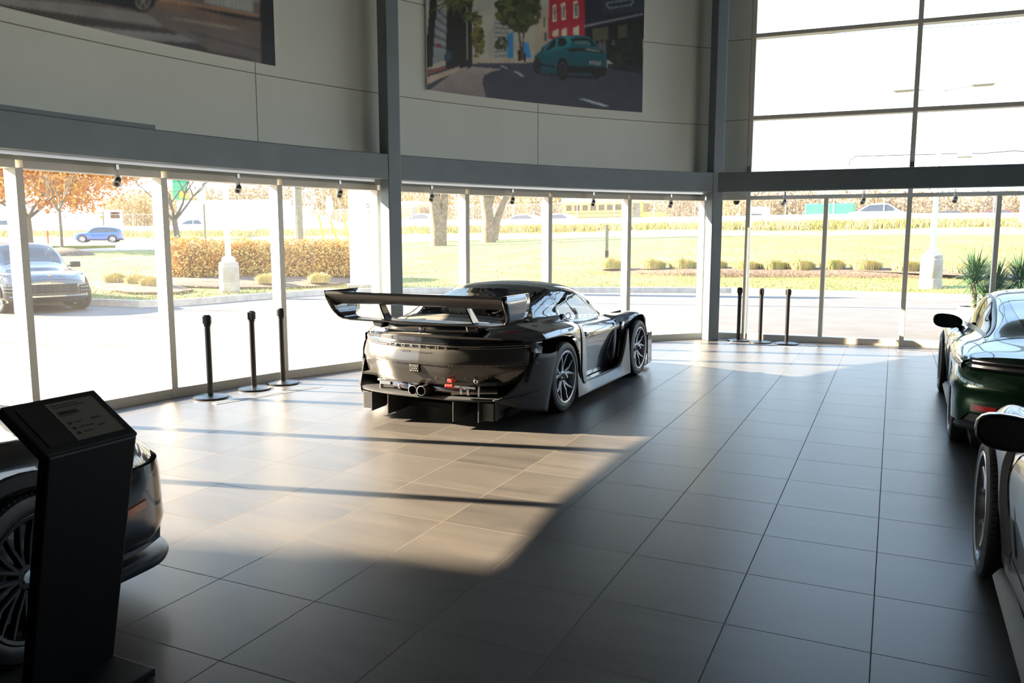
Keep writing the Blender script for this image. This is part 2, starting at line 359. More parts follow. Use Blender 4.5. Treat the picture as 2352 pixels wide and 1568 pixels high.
# steel frame: columns and beams (one continuous welded frame member each)
def column(t, label):
    mb = MB(); r = 13.68; a = radians(t); c = cyl(t, r, 0)
    mb.box((c[0], c[1], 3.2), (.205, .205, 6.4), rz=a); o = mb.build('steel_column', M['steel'], smooth=0, bevel=.012)
    return tag(o, label, 'column', 'steel columns carrying the curved beam', 'structure')
T1 = ray_circle(890.5, 300, 13.58)[0]-.42; T2 = 133.37
column(T1, 'grey square steel column behind the black racing car'); column(T2, 'grey square steel column at the corner where curved and straight window walls meet')
mb = MB(); arcbox(mb, 188.5, T2+.42, 13.585, 13.80, 2.54, 2.865)
cb_ = mb.build('curved_steel_beam', M['steel'], smooth=20, bevel=.01); tag(cb_, 'dark grey curved steel beam running above the left windows', 'beam', kind='structure')
mb = MB(); c2 = cyl(T2, 13.68, 0); x0 = c2[0]+.05
def rbm(x, off=0): return 14.05+.055*(x+2.8)+off
vs_ = []
for z in (2.535, 2.862): vs_ += [(x0, rbm(x0), z), (10.5, rbm(10.5), z), (10.5, rbm(10.5, .2), z), (x0, rbm(x0, .2), z)]
mb.add(vs_, [(3, 2, 1, 0), (4, 5, 6, 7), (0, 1, 5, 4), (1, 2, 6, 5), (2, 3, 7, 6), (3, 0, 4, 7)])
tag(mb.build('straight_steel_beam', M['steel'], smooth=0, bevel=.01), 'dark grey straight steel beam crossing the tall right window', 'beam', kind='structure')
mb = MB(); ta = ray_circle(357, 290, 13.62)[0]
arcbox(mb, 188, ta, 13.62, 13.74, 2.866, 2.912); tag(mb.build('cable_tray', M['steel'], smooth=20), 'slim grey cable tray lying on top of the curved beam at the left', 'tray')
# lighting track under the beam and its spotlights
for (tA, tB, lb) in ((188, T1+.9, 'left of the middle column'), (T1-.9, T2+.8, 'between the two steel columns')):
    mb = MB(); arcbox(mb, tA, tB, 13.73, 13.77, 2.505, 2.5395); tag(mb.build('lighting_track', M['alu'], smooth=20), 'thin grey lighting track under the curved beam '+lb, 'track')
def spotlight(loc, ang, label, first=None):
    if first is not None:
        o = copy_tree(first); o.location = loc; o.rotation_euler = (0, 0, ang); o['label'] = label; return o
    t = empty('track_spotlight', loc, ang, label, 'spotlight', 'track spotlights along the beams')
    mb = MB(); mb.box((0, 0, -.01), (.03, .03, .06)); mb.build('stem', M['alu'], t, smooth=0)
    mb = MB(); mb.box((0, 0, -.105), (.05, .035, .15)); mb.build('driver_box', M['frame'], t, smooth=0, bevel=.004)
    mb = MB(); A = Vector((.02, 0, -.125)); D = Vector((.6, -.6, -.5)).normalized()
    mb.tube([A, A+D*.10], [.026, .032], 20); h = mb.build('lamp_head', M['mattgrey'], t)
    mb = MB(); mb.tube([A+D*.099, A+D*.108], [.036, .036], 20); mb.build('bezel', M['white'], h)
    mb = MB(); mb.tube([A+D*.106, A+D*.111], [.02, .02], 16); mb.build('lens', M['darkglass'], h)
    return t
sp0 = None
for px, py, lb in ((268, 385, 'track spotlight above the leftmost full window'), (546, 402, 'track spotlight above the second window from the left'), (780, 418, 'track spotlight just left of the middle column'),
                   (991, 430, 'track spotlight just right of the middle column'), (1177, 438, 'track spotlight above the roof of the racing car'), (1363, 444, 'track spotlight above the window in front of the racing car'), (1541, 450, 'track spotlight just left of the corner column')):
    t, z = ray_circle(px, py, 13.75); c = cyl(t, 13.75, 2.475)
    s_ = spotlight(c, radians(t)+pi, lb, sp0); sp0 = sp0 or s_
for px, lb in ((1803, 'track spotlight above the three right hand posts'), (1984, 'track spotlight between two thin mullions of the right window'), (2195, 'track spotlight at the right edge above the potted palm')):
    d = ray(px, 445); t = (14.20+.055*2.8)/(d.y-.055*d.x); spotlight((d.x*t, d.y*t, 2.505), radians(-60), lb, sp0)
mb = MB(); d = ray(1692, 455); t = (14.50+.055*2.8)/(d.y-.055*d.x); p = (d.x*t, d.y*t, 2.398)
mb.lathe([(0, -.06), (.03, -.055), (.05, -.03), (.055, 0), (.06, .01), (0, .012)], 24, c=p)
tag(mb.build('dome_camera', M['mattgrey']), 'small grey security dome camera under the header beside the corner column', 'camera')

# floor diffusers
for (pa, pb, w_, lb) in (((497, 929), (738, 889), .10, 'long white floor vent beside the left posts'), ((1672, 789), (1876, 799), .09, 'long white floor vent beside the right posts'), ((2064, 806), (2230, 812), .09, 'white floor vent beside the front wheel of the green car')):
    A, B = gnd(*pa), gnd(*pb); D = (B-A).normalized(); Nn = Vector((-D.y, D.x, 0)); mb = MB(); L_ = (B-A).length
    mb.box(((A+B)/2+Nn*w_/2+Vector((0, 0, .002)))[:], (L_, w_, .006), rz=atan2(D.y, D.x)); o = mb.build('floor_vent', M['white'], smooth=0)
    tag(o, lb, 'vent', 'white floor vents along the windows')
    mb = MB()
    for q in (-.3, -.1, .1, .3):
        mb.box(((A+B)/2+Nn*w_*(.5+q)+Vector((0, 0, .0055)))[:], (L_*.97, .008, .002), rz=atan2(D.y, D.x))
    mb.build('slot', M['mattgrey'], o, smooth=0)

# belt stanchions
def stanchion(loc, rz, label, first=None):
    if first is not None:
        o = copy_tree(first); o.location = loc; o.rotation_euler = (0, 0, rz); o['label'] = label; return o
    t = empty('belt_stanchion', loc, rz, label, 'stanchion', 'black belt posts standing by the windows')
    mb = MB(); mb.lathe([(0, 0), (.185, 0), (.19, .006), (.188, .018), (.16, .026), (.05, .032), (.034, .04), (0, .04)], 48); mb.build('base', M['black'], t)
    mb = MB(); mb.lathe([(.0, .03), (.031, .03), (.031, .85), (0, .85)], 28); mb.build('post', M['black'], t)
    mb = MB(); mb.lathe([(0, .80), (.034, .80), (.036, .81), (.036, .915), (.03, .925), (0, .927)], 28); hd = mb.build('belt_head', M['matblack'], t)
    mb = MB()
    for a in (0, pi/2, pi, 3*pi/2): mb.box((.039*cos(a), .039*sin(a), .87), (.012, .03, .085), rz=a)
    mb.build('clip', M['black'], hd, smooth=0, bevel=.003)
    return t
st0 = None
for px, py, rz, lb in ((484, 911, .4, 'black belt post nearest the camera of the left three'), (584, 891.5, 1.0, 'black belt post in the middle of the left three'), (650.5, 878.5, .3, 'black belt post farthest back of the left three'),
                       (1695.5, 781, .4, 'black belt post nearest the corner column'), (1745, 785, .9, 'middle black belt post by the right window'), (1806, 788.5, .3, 'rightmost black belt post by the right window')):
    o = stanchion(gnd(px, py, .01)*1.0, rz, lb, st0); o.location.z = 0; st0 = st0 or o

# information kiosk (left foreground)
K = empty('information_kiosk', (-2.75, 1.985, 0), 0, 'black display stand with a slanted screen in the left foreground', 'kiosk')
mb = MB(); mb.prism([(-.165, .035), (-.11, .035), (.105, 1.0), (-.12, 1.15), (-.148, 1.112), (.045, .985)], -.185, .185, fn=lambda u, v, h: (u, h, v)); mb.build('pedestal', M['kiosk'], K, smooth=0, bevel=.008)
mb = MB(); mb.box((-.07, -.02, .02), (.40, .41, .035)); mb.build('base_plate', M['kiosk'], K, smooth=0, bevel=.004)
sa = atan2(1.10-.945, -.24)            # slope of the head plate
ctr = Vector((-.0075, 0, 1.081)); Ry = Matrix.Rotation(-(sa-pi), 3, 'Y')
def kp(u, v, h):                        # u up the slope, v sideways, h off the face
    return ctr+Vector((-.84*u+.54*h, v, .54*u+.84*h))
def kbox(mb, u0, u1, v0, v1, h0, h1):
    c = [kp(u, v, h) for h in (h0, h1) for (u, v) in ((u0, v0), (u1, v0), (u1, v1), (u0, v1))]
    mb.add(c, [(3, 2, 1, 0), (4, 5, 6, 7), (0, 1, 5, 4), (1, 2, 6, 5), (2, 3, 7, 6), (3, 0, 4, 7)])
mb = MB(); kbox(mb, -.135, .150, -.19, .19, -.045, .0); hd = mb.build('screen_housing', M['kiosk'], K, smooth=0, bevel=.006)
mscr = mat('dim_grey_screen', (.06, .06, .048), .35, noise=.05, nscale=3, emit=(.30, .31, .25, .035)); mink = mat('screen_ink', (.02, .02, .02), .5)
mb = MB(); kbox(mb, -.10, .115, -.155, .155, .0, .003); sc = mb.build('screen', M['black'], K, smooth=0)
mb = MB(); kbox(mb, -.10, .115, -.045, .152, .003, .0045); mb.build('page', mscr, sc, smooth=0)
mb = MB()
for (u, v0, v1, h_) in ((.098, -.03, .08, .0035), (.086, -.03, .10, .004), (.058, -.03, .05, .012), (.044, -.03, .06, .003), (.036, -.03, .02, .003), (-.005, .0, .03, .004), (-.035, .0, .06, .004), (-.062, .0, .04, .004), (-.002, .07, .11, .006), (-.045, .07, .10, .005)): kbox(mb, u-h_, u+h_*.2, v0, v1, .0045, .0052)
for u in (-.008, -.037, -.064): kbox(mb, u-.008, u+.006, -.028, -.012, .0045, .0054)
mb.build('printed_lines', mink, sc, smooth=0)
# ---------------------------------------------------------------- car bodies
class Shell:
    """lofted body: stations along y, ten feature curves from the lower edge (0) to the centre line (9)"""
    def __init__(s, st, arch, bow):
        s.st = sorted(st.items()); s.arch = arch; s.bow = bow; s.nc = len(s.st[0][1])
        s.kx = [[(y, p[k][0]) for y, p in s.st] for k in range(s.nc)]; s.kz = [[(y, p[k][1]) for y, p in s.st] for k in range(s.nc)]
    def ctrl(s, y):
        P = [[interp(s.kx[k], y), interp(s.kz[k], y)] for k in range(s.nc)]
        a = s.arch(y)
        if a is not None and P[0][1] < a:
            top = P[3][1]-.02; a = min(a, top)
            P[0][1] = a
            for k in (1, 2):
                if P[k][1] < a+(top-a)*k/3: P[k][1] = a+(top-a)*k/3
            if a > .3:
                P[0][0] = max(P[0][0], P[2][0]*.985)
        return P
    def at(s, y, v, off=0.0, P=None):
        P = P or s.ctrl(y); n = s.nc-1; i = min(int(v), n-1); t = v-i
        g = lambda k: P[k] if 0 <= k <= n else ([-P[n-1][0], P[n-1][1]] if k > n else [2*P[0][0]-P[1][0], 2*P[0][1]-P[1][1]])
        p0, p1, p2, p3 = g(i-1), g(i), g(i+1), g(i+2)
        def cr(a, b, c, d): return .5*((2*b)+(-a+c)*t+(2*a-5*b+4*c-d)*t*t+(-a+3*b-3*c+d)*t**3)
        def dc(a, b, c, d): return .5*((-a+c)+2*(2*a-5*b+4*c-d)*t+3*(-a+3*b-3*c+d)*t*t)
        x, z = cr(p0[0], p1[0], p2[0], p3[0]), cr(p0[1], p1[1], p2[1], p3[1])
        if off:
            dx, dz = dc(p0[0], p1[0], p2[0], p3[0]), dc(p0[1], p1[1], p2[1], p3[1]); L = sqrt(dx*dx+dz*dz) or 1
            x += dz/L*off; z += -dx/L*off
        x = max(x, 0) if v >= n-.001 else x
        return (x, y+s.bow(y, x), z)
    def shell(s, mb, ys, nv=5, hole=None, y0=None, mi=None):
        vv = [i/nv for i in range((s.nc-1)*nv+1)]; P = []
        for y in ys:
            C_ = s.ctrl(y); P.append([s.at(y, v, 0, C_) for v in vv])
        for v0 in range(len(vv)-1): pass
        o = len(mb.v); mb.v.extend([p for r in P for p in r]); n = len(vv)
        for i in range(len(ys)-1):
            for j in range(n-1):
                yc, vc = (ys[i]+ys[i+1])/2, (vv[j]+vv[j+1])/2
                if hole and hole(yc, vc): continue
                mb.f.append((o+i*n+j, o+(i+1)*n+j, o+(i+1)*n+j+1, o+i*n+j+1)); mb.m.append(mi(yc, vc) if mi else 0)
    def patch(s, mb, y0, y1, lo, hi, off=.003, ny=40, nv=14, side=(1, -1), mi=0):
        for sg in side:
            P = []
            for i in range(ny+1):
                y = y0+(y1-y0)*i/ny; a, b = lo(y), hi(y); C_ = s.ctrl(y); row = []
                for j in range(nv+1):
                    p = s.at(y, a+(b-a)*j/nv, off, C_); row.append((p[0]*sg, p[1], p[2]))
                P.append(row)
            mb.grid(P, mi, flip=sg < 0)
    def band(s, mb, y0, y1, off=.003, ny=30, nv=24, vmin=7.0, mi=0):
        """patch across the centre line from v=vmin on one side to the other"""
        P = []
        for i in range(ny+1):
            y = y0+(y1-y0)*i/ny; C_ = s.ctrl(y); vm = vmin(y) if callable(vmin) else vmin
            half = [s.at(y, vm+(s.nc-1-vm)*j/nv, off, C_) for j in range(nv+1)]
            P.append(half+[(-p[0], p[1], p[2]) for p in half[-2::-1]])
        mb.grid(P, mi)
    def seam(s, mb, pts, r=.0025, side=(1, -1)):
        for sg in side:
            q = [s.at(y, v, .0005) for y, v in pts]; mb.tube([(a*sg, b, c) for a, b, c in q], r, 5)
def dense(a, b, marks, step=.035):
    ys = set(); n = int((b-a)/step)
    for i in range(n+1): ys.add(round(a+(b-a)*i/n, 4))
    for m_ in marks: ys.add(round(m_-.002, 4)); ys.add(round(m_+.002, 4))
    return sorted(y for y in ys if a <= y <= b)
def plan_path(keys, n):
    """keys (x, y) along the outline from centre to corner -> n+1 smooth points with outward normals"""
    acc = [0]
    for i in range(1, len(keys)): acc.append(acc[-1]+math.dist(keys[i], keys[i-1]))
    kx = [(a, k[0]) for a, k in zip(acc, keys)]; ky = [(a, k[1]) for a, k in zip(acc, keys)]; out = []
    for i in range(n+1):
        t = acc[-1]*i/n; e = acc[-1]*.004; x, y = interp(kx, t), interp(ky, t)
        x2, y2, x1, y1 = interp(kx, min(acc[-1], t+e)), interp(ky, min(acc[-1], t+e)), interp(kx, max(0, t-e)), interp(ky, max(0, t-e))
        dx, dy = x2-x1, y2-y1; L = sqrt(dx*dx+dy*dy) or 1; sgn = -1 if keys[0][1] < keys[-1][1] else 1
        nx, ny = (dy/L, -dx/L) if sgn < 0 else (-dy/L, dx/L)
        out.append((x, y, nx, ny, i/n))
    return out
def fascia(mb, path, rows, mi=0, mirror=True):
    """rows: (z, offset) or functions of the path fraction"""
    for sg in ((1, -1) if mirror else (1,)):
        P = []
        for (x, y, nx, ny, t) in path:
            r = []
            for z, o in rows:
                z_ = z(t, x) if callable(z) else z; o_ = o(t, x) if callable(o) else o
                r.append(((x+nx*o_)*sg, y+ny*o_, z_))
            P.append(r)
        mb.grid(P, mi, flip=sg < 0)
def wheel(parent, x, y, r, w, rimr, style, rimmat, name='wheel', right=True, steer=0.0, loc_z=None):
    """tyre (the part) with rim, brake disc and hub nut as sub-parts; local +x faces outward"""
    mb = MB(); h = w/2
    prof = [(rimr-.012, -h+.02), (rimr+.005, -h+.01), (r*.86, -h), (r*.955, -h+.012), (r*.992, -h+.035), (r, -h+.06), (r, -.035), (r-.006, -.033), (r-.006, -.027), (r, -.025), (r, .025), (r-.006, .027), (r-.006, .033), (r, .035),
            (r, h-.06), (r*.992, h-.035), (r*.955, h-.012), (r*.86, h), (rimr+.012, h-.006), (rimr+.004, h-.014), (rimr-.012, h-.03)]
    mb.lathe(prof, 72, axis='X')
    for k in range(0 if style == 'race' else 72):           # shallow shoulder grooves
        a = 2*pi*k/72
        mb.box((h-.045, r*.990*cos(a), r*.990*sin(a)), (.05, .006, .006), M=None)
    t = mb.build(name, M['rubber'], parent, smooth=40); t.location = (x, y, loc_z if loc_z is not None else r)
    t.rotation_euler = (0, 0, (0 if right else pi)+steer)
    mb = MB(); fz = h-.022
    mb.lathe([(rimr+.004, h-.016), (rimr+.008, h-.006), (rimr+.002, h-.002), (rimr-.014, h-.006), (rimr-.018, h-.03), (rimr-.03, -h+.02), (rimr+.004, -h+.012)], 64, axis='X')
    def spoke(a0, a1, r0, r1, w0, w1, d0, d1, th=.022):
        p0 = Vector((d0, r0*cos(a0), r0*sin(a0))); p1 = Vector((d1, r1*cos(a1), r1*sin(a1)))
        dr = (p1-p0).normalized(); side = dr.cross(Vector((1, 0, 0))).normalized(); nn = side.cross(dr).normalized()
        mid = (p0+p1)/2+Vector((-.006, 0, 0)); vs_ = []
        for p, ww in ((p0, w0), (mid, (w0+w1)/2), (p1, w1)):
            vs_ += [p+side*ww/2, p+side*ww*.28+Vector((.006, 0, 0)), p-side*ww*.28+Vector((.006, 0, 0)), p-side*ww/2, p-side*ww/2-Vector((th, 0, 0)), p+side*ww/2-Vector((th, 0, 0))]
        fs = []
        for q in (0, 6):
            for k in range(6): fs.append((q+k, q+(k+1) % 6, q+6+(k+1) % 6, q+6+k))
        fs += [(5, 4, 3, 2, 1, 0), (12, 13, 14, 15, 16, 17)]; mb.add(vs_, fs)
    hubd = fz-.035 if style != 'race' else fz-.03
    if style == 'race':
        for k in range(5):
            a = 2*pi*k/5+.31
            for s_ in (-1, 1):
                spoke(a+s_*.10, a+s_*.19, .045, rimr*.62, .040, .030, hubd, hubd+.014); spoke(a+s_*.19, a+s_*.33, rimr*.60, rimr-.004, .030, .024, hubd+.014, fz+.004)
            spoke(a, a, .05, rimr*.45, .05, .03, hubd-.004, hubd)
    elif style == 'Y':
        for k in range(5):
            a = 2*pi*k/5+.3; spoke(a, a, .05, rimr*.55, .05, .042, hubd, fz-.012)
            for s_ in (-1, 1): spoke(a, a+s_*.30, rimr*.52, rimr-.006, .036, .026, fz-.012, fz-.004)
    elif style == 'multi':
        for k in range(10):
            a = 2*pi*k/10
            for s_ in (-1, 1): spoke(a, a+s_*.17, .06, rimr-.006, .026, .018, hubd+.01, fz-.006)
    else:
        for k in range(5):
            a = 2*pi*k/5+.2; spoke(a-.1, a-.16, .05, rimr-.006, .034, .03, hubd, fz-.006); spoke(a+.1, a+.16, .05, rimr-.006, .034, .03, hubd, fz-.006)
    mb.lathe([(0, hubd+.012), (.052, hubd+.01), (.066, hubd), (.066, hubd-.04), (0, hubd-.04)], 32, axis='X')
    mb.build('rim', rimmat, t, smooth=30)
    mb = MB(); dd = -.02; mb.lathe([(rimr*.55, dd), (rimr*.82, dd), (rimr*.82, dd-.03), (rimr*.55, dd-.03), (rimr*.55, dd)], 48, axis='X'); mb.lathe([(0, dd+.01), (rimr*.56, dd+.01), (rimr*.56, dd-.03), (0, dd-.03)], 32, axis='X')
    mb.build('brake_disc', M['alu'] if style != 'race' else M['mattgrey'], t)
    mb = MB()
    if style == 'race': mb.lathe([(0, hubd+.062), (.012, hubd+.06), (.03, hubd+.04), (.038, hubd+.015), (.040, hubd+.005), (0, hubd+.005)], 24, axis='X')
    else: mb.lathe([(0, hubd+.02), (.028, hubd+.018), (.033, hubd+.008), (0, hubd+.008)], 24, axis='X')
    mb.build('wheel_nut', M['chrome'], t)
    return t
def copy_wheel(src, x, y, right, steer=0.0):
    c = copy_tree(src, src.parent); c.location = (x, y, src.location.z); c.rotation_euler = (0, 0, (0 if right else pi)+steer); return c
def wells(parent, axles, hw, inner, r):
    """dark inner arch liners and underbody, one mesh"""
    mb = MB()
    for (y, rr) in axles:
        for sg in (1, -1):
            P = []
            for i in range(25):
                a = -.25+(pi+.5)*i/24; q = (y-(rr+.072)*cos(a), rr*.97+(rr+.072)*sin(a)); P.append([(sg*(hw-.02), *q), (sg*inner, *q)])
            mb.grid(P); mb.add([(sg*inner, y-rr-.1, .1), (sg*inner, y+rr+.1, .1), (sg*inner, y+rr+.1, .8), (sg*inner, y-rr-.1, .8)], [(0, 1, 2, 3)])
    return mb.build('wheel_liner', M['cavity'], parent)

# ---- the racing car
def race_arch(y):
    if -1.2 <= y <= 0: return .80
    if 0 < y <= .10: return .80
    if .10 < y < .535: return .36+.44*sqrt(max(0, 1-((y-.10)/.435)**2))
    if 2.13 < y < 3.01: return .36+.43*max(0, 1-abs((y-2.57)/.445)**2.4)**(1/2.4)
    return None
RS = {
 -1.03: [(.90,.785),(.90,.792),(.892,.802),(.862,.818),(.74,.838),(.62,.852),(.50,.860),(.36,.866),(.2,.869),(0,.870)],
 -.80: [(.972,.785),(.975,.792),(.965,.808),(.93,.835),(.82,.862),(.68,.888),(.52,.905),(.38,.912),(.2,.916),(0,.918)],
 -.40: [(1.012,.785),(1.015,.795),(1.003,.815),(.97,.855),(.88,.888),(.74,.922),(.60,.952),(.47,.966),(.25,.976),(0,.98)],
 -.18: [(1.025,.785),(1.028,.80),(1.015,.825),(.98,.862),(.89,.895),(.75,.935),(.64,.990),(.52,1.025),(.28,1.042),(0,1.046)],
 0.0: [(1.03,.785),(1.03,.80),(1.02,.83),(.985,.868),(.895,.902),(.758,.945),(.665,1.03),(.55,1.088),(.30,1.108),(0,1.114)],
 .32: [(1.03,.55),(1.03,.70),(1.018,.82),(.98,.865),(.89,.90),(.757,.94),(.672,1.06),(.562,1.14),(.315,1.168),(0,1.176)],
 .53: [(1.01,.36),(1.01,.60),(1.00,.79),(.955,.85),(.88,.892),(.755,.932),(.675,1.075),(.57,1.178),(.325,1.212),(0,1.222)],
 .66: [(1.0,.13),(1.005,.40),(.99,.68),(.945,.81),(.87,.862),(.760,.872),(.68,1.082),(.577,1.208),(.332,1.245),(0,1.256)],
 .75: [(.985,.13),(.99,.40),(.972,.67),(.93,.795),(.855,.85),(.760,.867),(.682,1.082),(.578,1.212),(.335,1.252),(0,1.264)],
 .86: [(.86,.14),(.88,.36),(.90,.60),(.892,.745),(.835,.825),(.762,.848),(.682,1.082),(.580,1.216),(.338,1.261),(0,1.273)],
 1.1: [(.845,.14),(.86,.36),(.89,.59),(.882,.72),(.828,.802),(.762,.835),(.68,1.068),(.583,1.203),(.34,1.259),(0,1.273)],
 1.4: [(.84,.14),(.85,.35),(.882,.58),(.878,.70),(.824,.785),(.757,.822),(.68,1.03),(.588,1.155),(.345,1.226),(0,1.243)],
 1.7: [(.84,.14),(.85,.35),(.88,.57),(.882,.69),(.83,.772),(.750,.818),(.68,.962),(.60,1.07),(.36,1.145),(0,1.168)],
 2.0: [(.845,.14),(.85,.35),(.88,.56),(.905,.69),(.855,.770),(.74,.808),(.68,.872),(.61,.945),(.38,1.022),(0,1.045)],
 2.12: [(.86,.14),(.87,.35),(.91,.56),(.945,.71),(.875,.79),(.74,.822),(.66,.842),(.56,.893),(.34,.955),(0,.978)],
 2.28: [(.98,.60),(.99,.65),(.995,.72),(.975,.782),(.90,.812),(.75,.82),(.62,.828),(.48,.85),(.28,.885),(0,.90)],
 2.57: [(1.02,.70),(1.02,.74),(1.015,.79),(.98,.828),(.90,.838),(.76,.805),(.60,.79),(.45,.80),(.25,.812),(0,.818)],
 2.95: [(1.00,.50),(1.0,.60),(.99,.70),(.95,.762),(.86,.768),(.72,.722),(.58,.70),(.42,.70),(.22,.712),(0,.718)],
 3.2: [(.97,.15),(.97,.35),(.95,.53),(.90,.642),(.80,.66),(.68,.622),(.54,.60),(.40,.60),(.2,.606),(0,.61)],
 3.42: [(.92,.12),(.93,.26),(.90,.40),(.84,.50),(.74,.525),(.62,.51),(.5,.50),(.36,.50),(.18,.505),(0,.51)],
 3.52: [(.85,.10),(.86,.17),(.84,.24),(.80,.30),(.70,.33),(.60,.34),(.48,.345),(.34,.35),(.17,.35),(0,.35)]}
def race_bow(y, x):
    if y < -.4: return .40*min(1.2, abs(x)/.9)**3*min(1, (-.4-y)/.63)
    if y > 2.9: return -.42*(min(1, abs(x)/.95))**2.2*min(1, (y-2.9)/.6)
    return 0
def racing_car():
    R = empty('racing_car', (-3.985, 7.50, 0), radians(-1.0), 'black racing car with a tall rear wing standing in the sunlit middle of the showroom', 'car')
    S = Shell(RS, race_arch, race_bow)
    wlo = lambda y: 5.12
    def whi(y): return interp([(-.24, 5.25), (-.12, 5.8), (.06, 6.25), (.3, 6.65), (.6, 6.86), (1.4, 6.88), (1.75, 6.8), (2.03, 6.3)], y)
    def wshi(y): return interp([(1.36, 7.25), (1.6, 7.2), (2.14, 7.1)], y)
    def hole(y, v):
        if -.12 < y < 1.94 and wlo(y)+.2 < v < whi(y)-.15: return True
        if -.27 < y < .46 and v > 7.25: return True
        if 1.44 < y < 2.05 and v > wshi(y)+.2: return True
        return False
    def mi(y, v): return 1 if (.50 < y < 1.40 and v > 7.1) or (y < -.33 and v > 6.6) else 0
    mb = MB(); ys = dense(-1.03, 3.52, (.535, 2.13, 3.01))
    S.shell(mb, ys, 5, hole, mi=mi); b = mb.build('body', [M['racepaint'], M['satinroof']], R, smooth=32, mirror=True)
    md = b.modifiers.new('sub', 'SUBSURF'); md.levels = 1; md.render_levels = 1
    # black border, glass
    mb = MB()
    S.patch(mb, -.24, .60, wlo, whi, .004, 30, 12); S.patch(mb, .612, 2.03, wlo, whi, .004, 40, 12); mb.build('side_window', M['raceglass'], R)
    mb = MB()
    for lo, hi in ((wlo, lambda y: wlo(y)+.22), (lambda y: whi(y)-.10, whi)): S.patch(mb, -.23, 2.02, lo, hi, .0052, 50, 2)
    S.patch(mb, .56, .605, wlo, whi, .0052, 3, 10); S.patch(mb, -.235, -.18, wlo, whi, .0055, 3, 4)
    mb.build('window_border', M['racepaint'], R)
    mb = MB(); S.band(mb, -.33, .50, .004, 24, 12, 7.1); mb.build('rear_window', glass_mat('rear_window_glass', (.16, .17, .18), extra=.06), R)
    mb = MB(); S.band(mb, 1.40, 2.10, .004, 20, 12, wshi); mb.build('windscreen', M['raceglass'], R)
    mb = MB()
    for k in range(9):
        y = -.30+.095*k; p = S.at(y, 7.2, .006)
        for sg in (1, -1): mb.lathe([(0, .003), (.006, .002), (.007, 0)], 10, c=(p[0]*sg, p[1], p[2]))
    for x in (-.35, 0, .35):
        for (y, vv_) in ((-.30, 9-abs(x)/.25), (.47, 9-abs(x)/.3)):
            p = S.at(y, min(9, max(7, vv_)), .006); mb.lathe([(0, .003), (.007, .002), (.008, 0)], 10, c=(x, p[1], p[2]))
    for k in range(12):
        y = -.18+.18*k; p = S.at(y, whi(y)-.16, .008)
        for sg in (1, -1): mb.box((p[0]*sg, p[1], p[2]), (.005, .008, .008))
        p = S.at(y, 5.25, .008)
        for sg in (1, -1): mb.box((p[0]*sg, p[1], p[2]), (.005, .008, .008))
    mb.build('window_bolt', M['alu'], R, smooth=0)
    mb = MB()
    S.seam(mb, [(.61, 6.85-.3*i) for i in range(6)]+[(.62, 5.0), (.66, 4.5), (.72, 4.0)], .0035)
    S.seam(mb, [(.72+.015*i, 4.0-.2*i) for i in range(6)]+[(.86, 2.6), (.88, 1.8), (.90, 1.0), (.98, .62)], .003)
    S.seam(mb, [(-.33+.08*i, 7.0) for i in range(11)], .004)
    S.seam(mb, [(-.40, 9-.45*i) for i in range(8)], .003)
    S.seam(mb, [(.5, 9-.25*i) for i in range(9)], .003)
    mb.build('panel_gap', M['cavity'], R)
    # cabin: floor, bulkhead, cage, seat
    mb = MB(); mb.box((0, .95, .42), (1.42, 2.4, .04)); mb.box((0, -.18, .70), (1.3, .05, .5)); mb.box((0, 2.05, .68), (1.30, .2, .26), taper=.9)
    mb.box((-.36, .75, .60), (.46, .46, .12)); mb.box((-.36, .52, .84), (.44, .10, .52)); mb.box((-.36, .50, 1.10), (.24, .08, .12))
    mb.build('cabin_interior', M['seat'], R, smooth=0, bevel=.02)
    mb = MB()
    for sg in (1, -1):
        mb.tube([(.58*sg, .50, .45), (.60*sg, .52, .85), (.555*sg, .55, 1.14), (.45*sg, .56, 1.185), (0, .56, 1.20)], .02, 10)
        mb.tube([(.555*sg, .55, 1.14), (.56*sg, 1.0, 1.175), (.575*sg, 1.35, 1.12), (.61*sg, 1.75, .98), (.64*sg, 2.0, .80)], .018, 10)
        mb.tube([(.60*sg, .52, .62), (.64*sg, 1.9, .62)], .018, 8); mb.tube([(.60*sg, .52, .85), (.64*sg, 1.9, .50)], .016, 8)
        mb.tube([(.52*sg, .53, 1.14), (.46*sg, -.12, .80)], .018, 10)
    mb.tube([(.58, .52, .55), (-.52, .55, 1.14)], .018, 10); mb.build('roll_cage', M['mattgrey'], R)
    # rear bumper
    path = plan_path([(0, -1.03), (.25, -1.024), (.5, -.961), (.7, -.842), (.83, -.716), (.90, -.63), (.955, -.53), (.985, -.42)], 44)
    arcz = lambda t, x: S.at(-1.03, 9-min(9, 0), 0)[2]
    def topz(t, x):
        return interp([(0, .868), (.2, .867), (.5, .858), (.62, .85), (.74, .836), (.862, .816), (.9, .795), (1.0, .787)], abs(x))
    mb = MB(); fascia(mb, path, [(topz, -.004), (lambda t, x: topz(t, x)-.012, -.012), (lambda t, x: max(.795, topz(t, x)-.03), -.022), (.797, -.020), (.793, -.004), (.786, .0)]); mb.build('deck_panel', M['racepaint'], R, smooth=30)
    mb = MB(); fascia(mb, path, [(.7865, -.004), (.784, .004), (.778, .006), (.7765, .0)]); lt = mb.build('tail_light', M['racepaint'], R)
    mb = MB(); fascia(mb, path[:int(44*.86)], [(.7725, .003), (.770, .007), (.766, .007), (.7635, .003)]); mb.build('light_strip', M['letter'], lt)
    mb = MB(); fascia(mb, path, [(.7765, -.004), (.760, -.006), (.735, -.006)]); mb.build('light_recess', M['darkglass'], lt)
    mb = MB(); seg = [p for p in path if .36 < p[0] < .93 and p[4] > .3]; fascia(mb, seg, [(.752, -.003), (.749, .003), (.744, .003), (.741, -.003)]); mb.build('light_strip', M['letter'], lt)
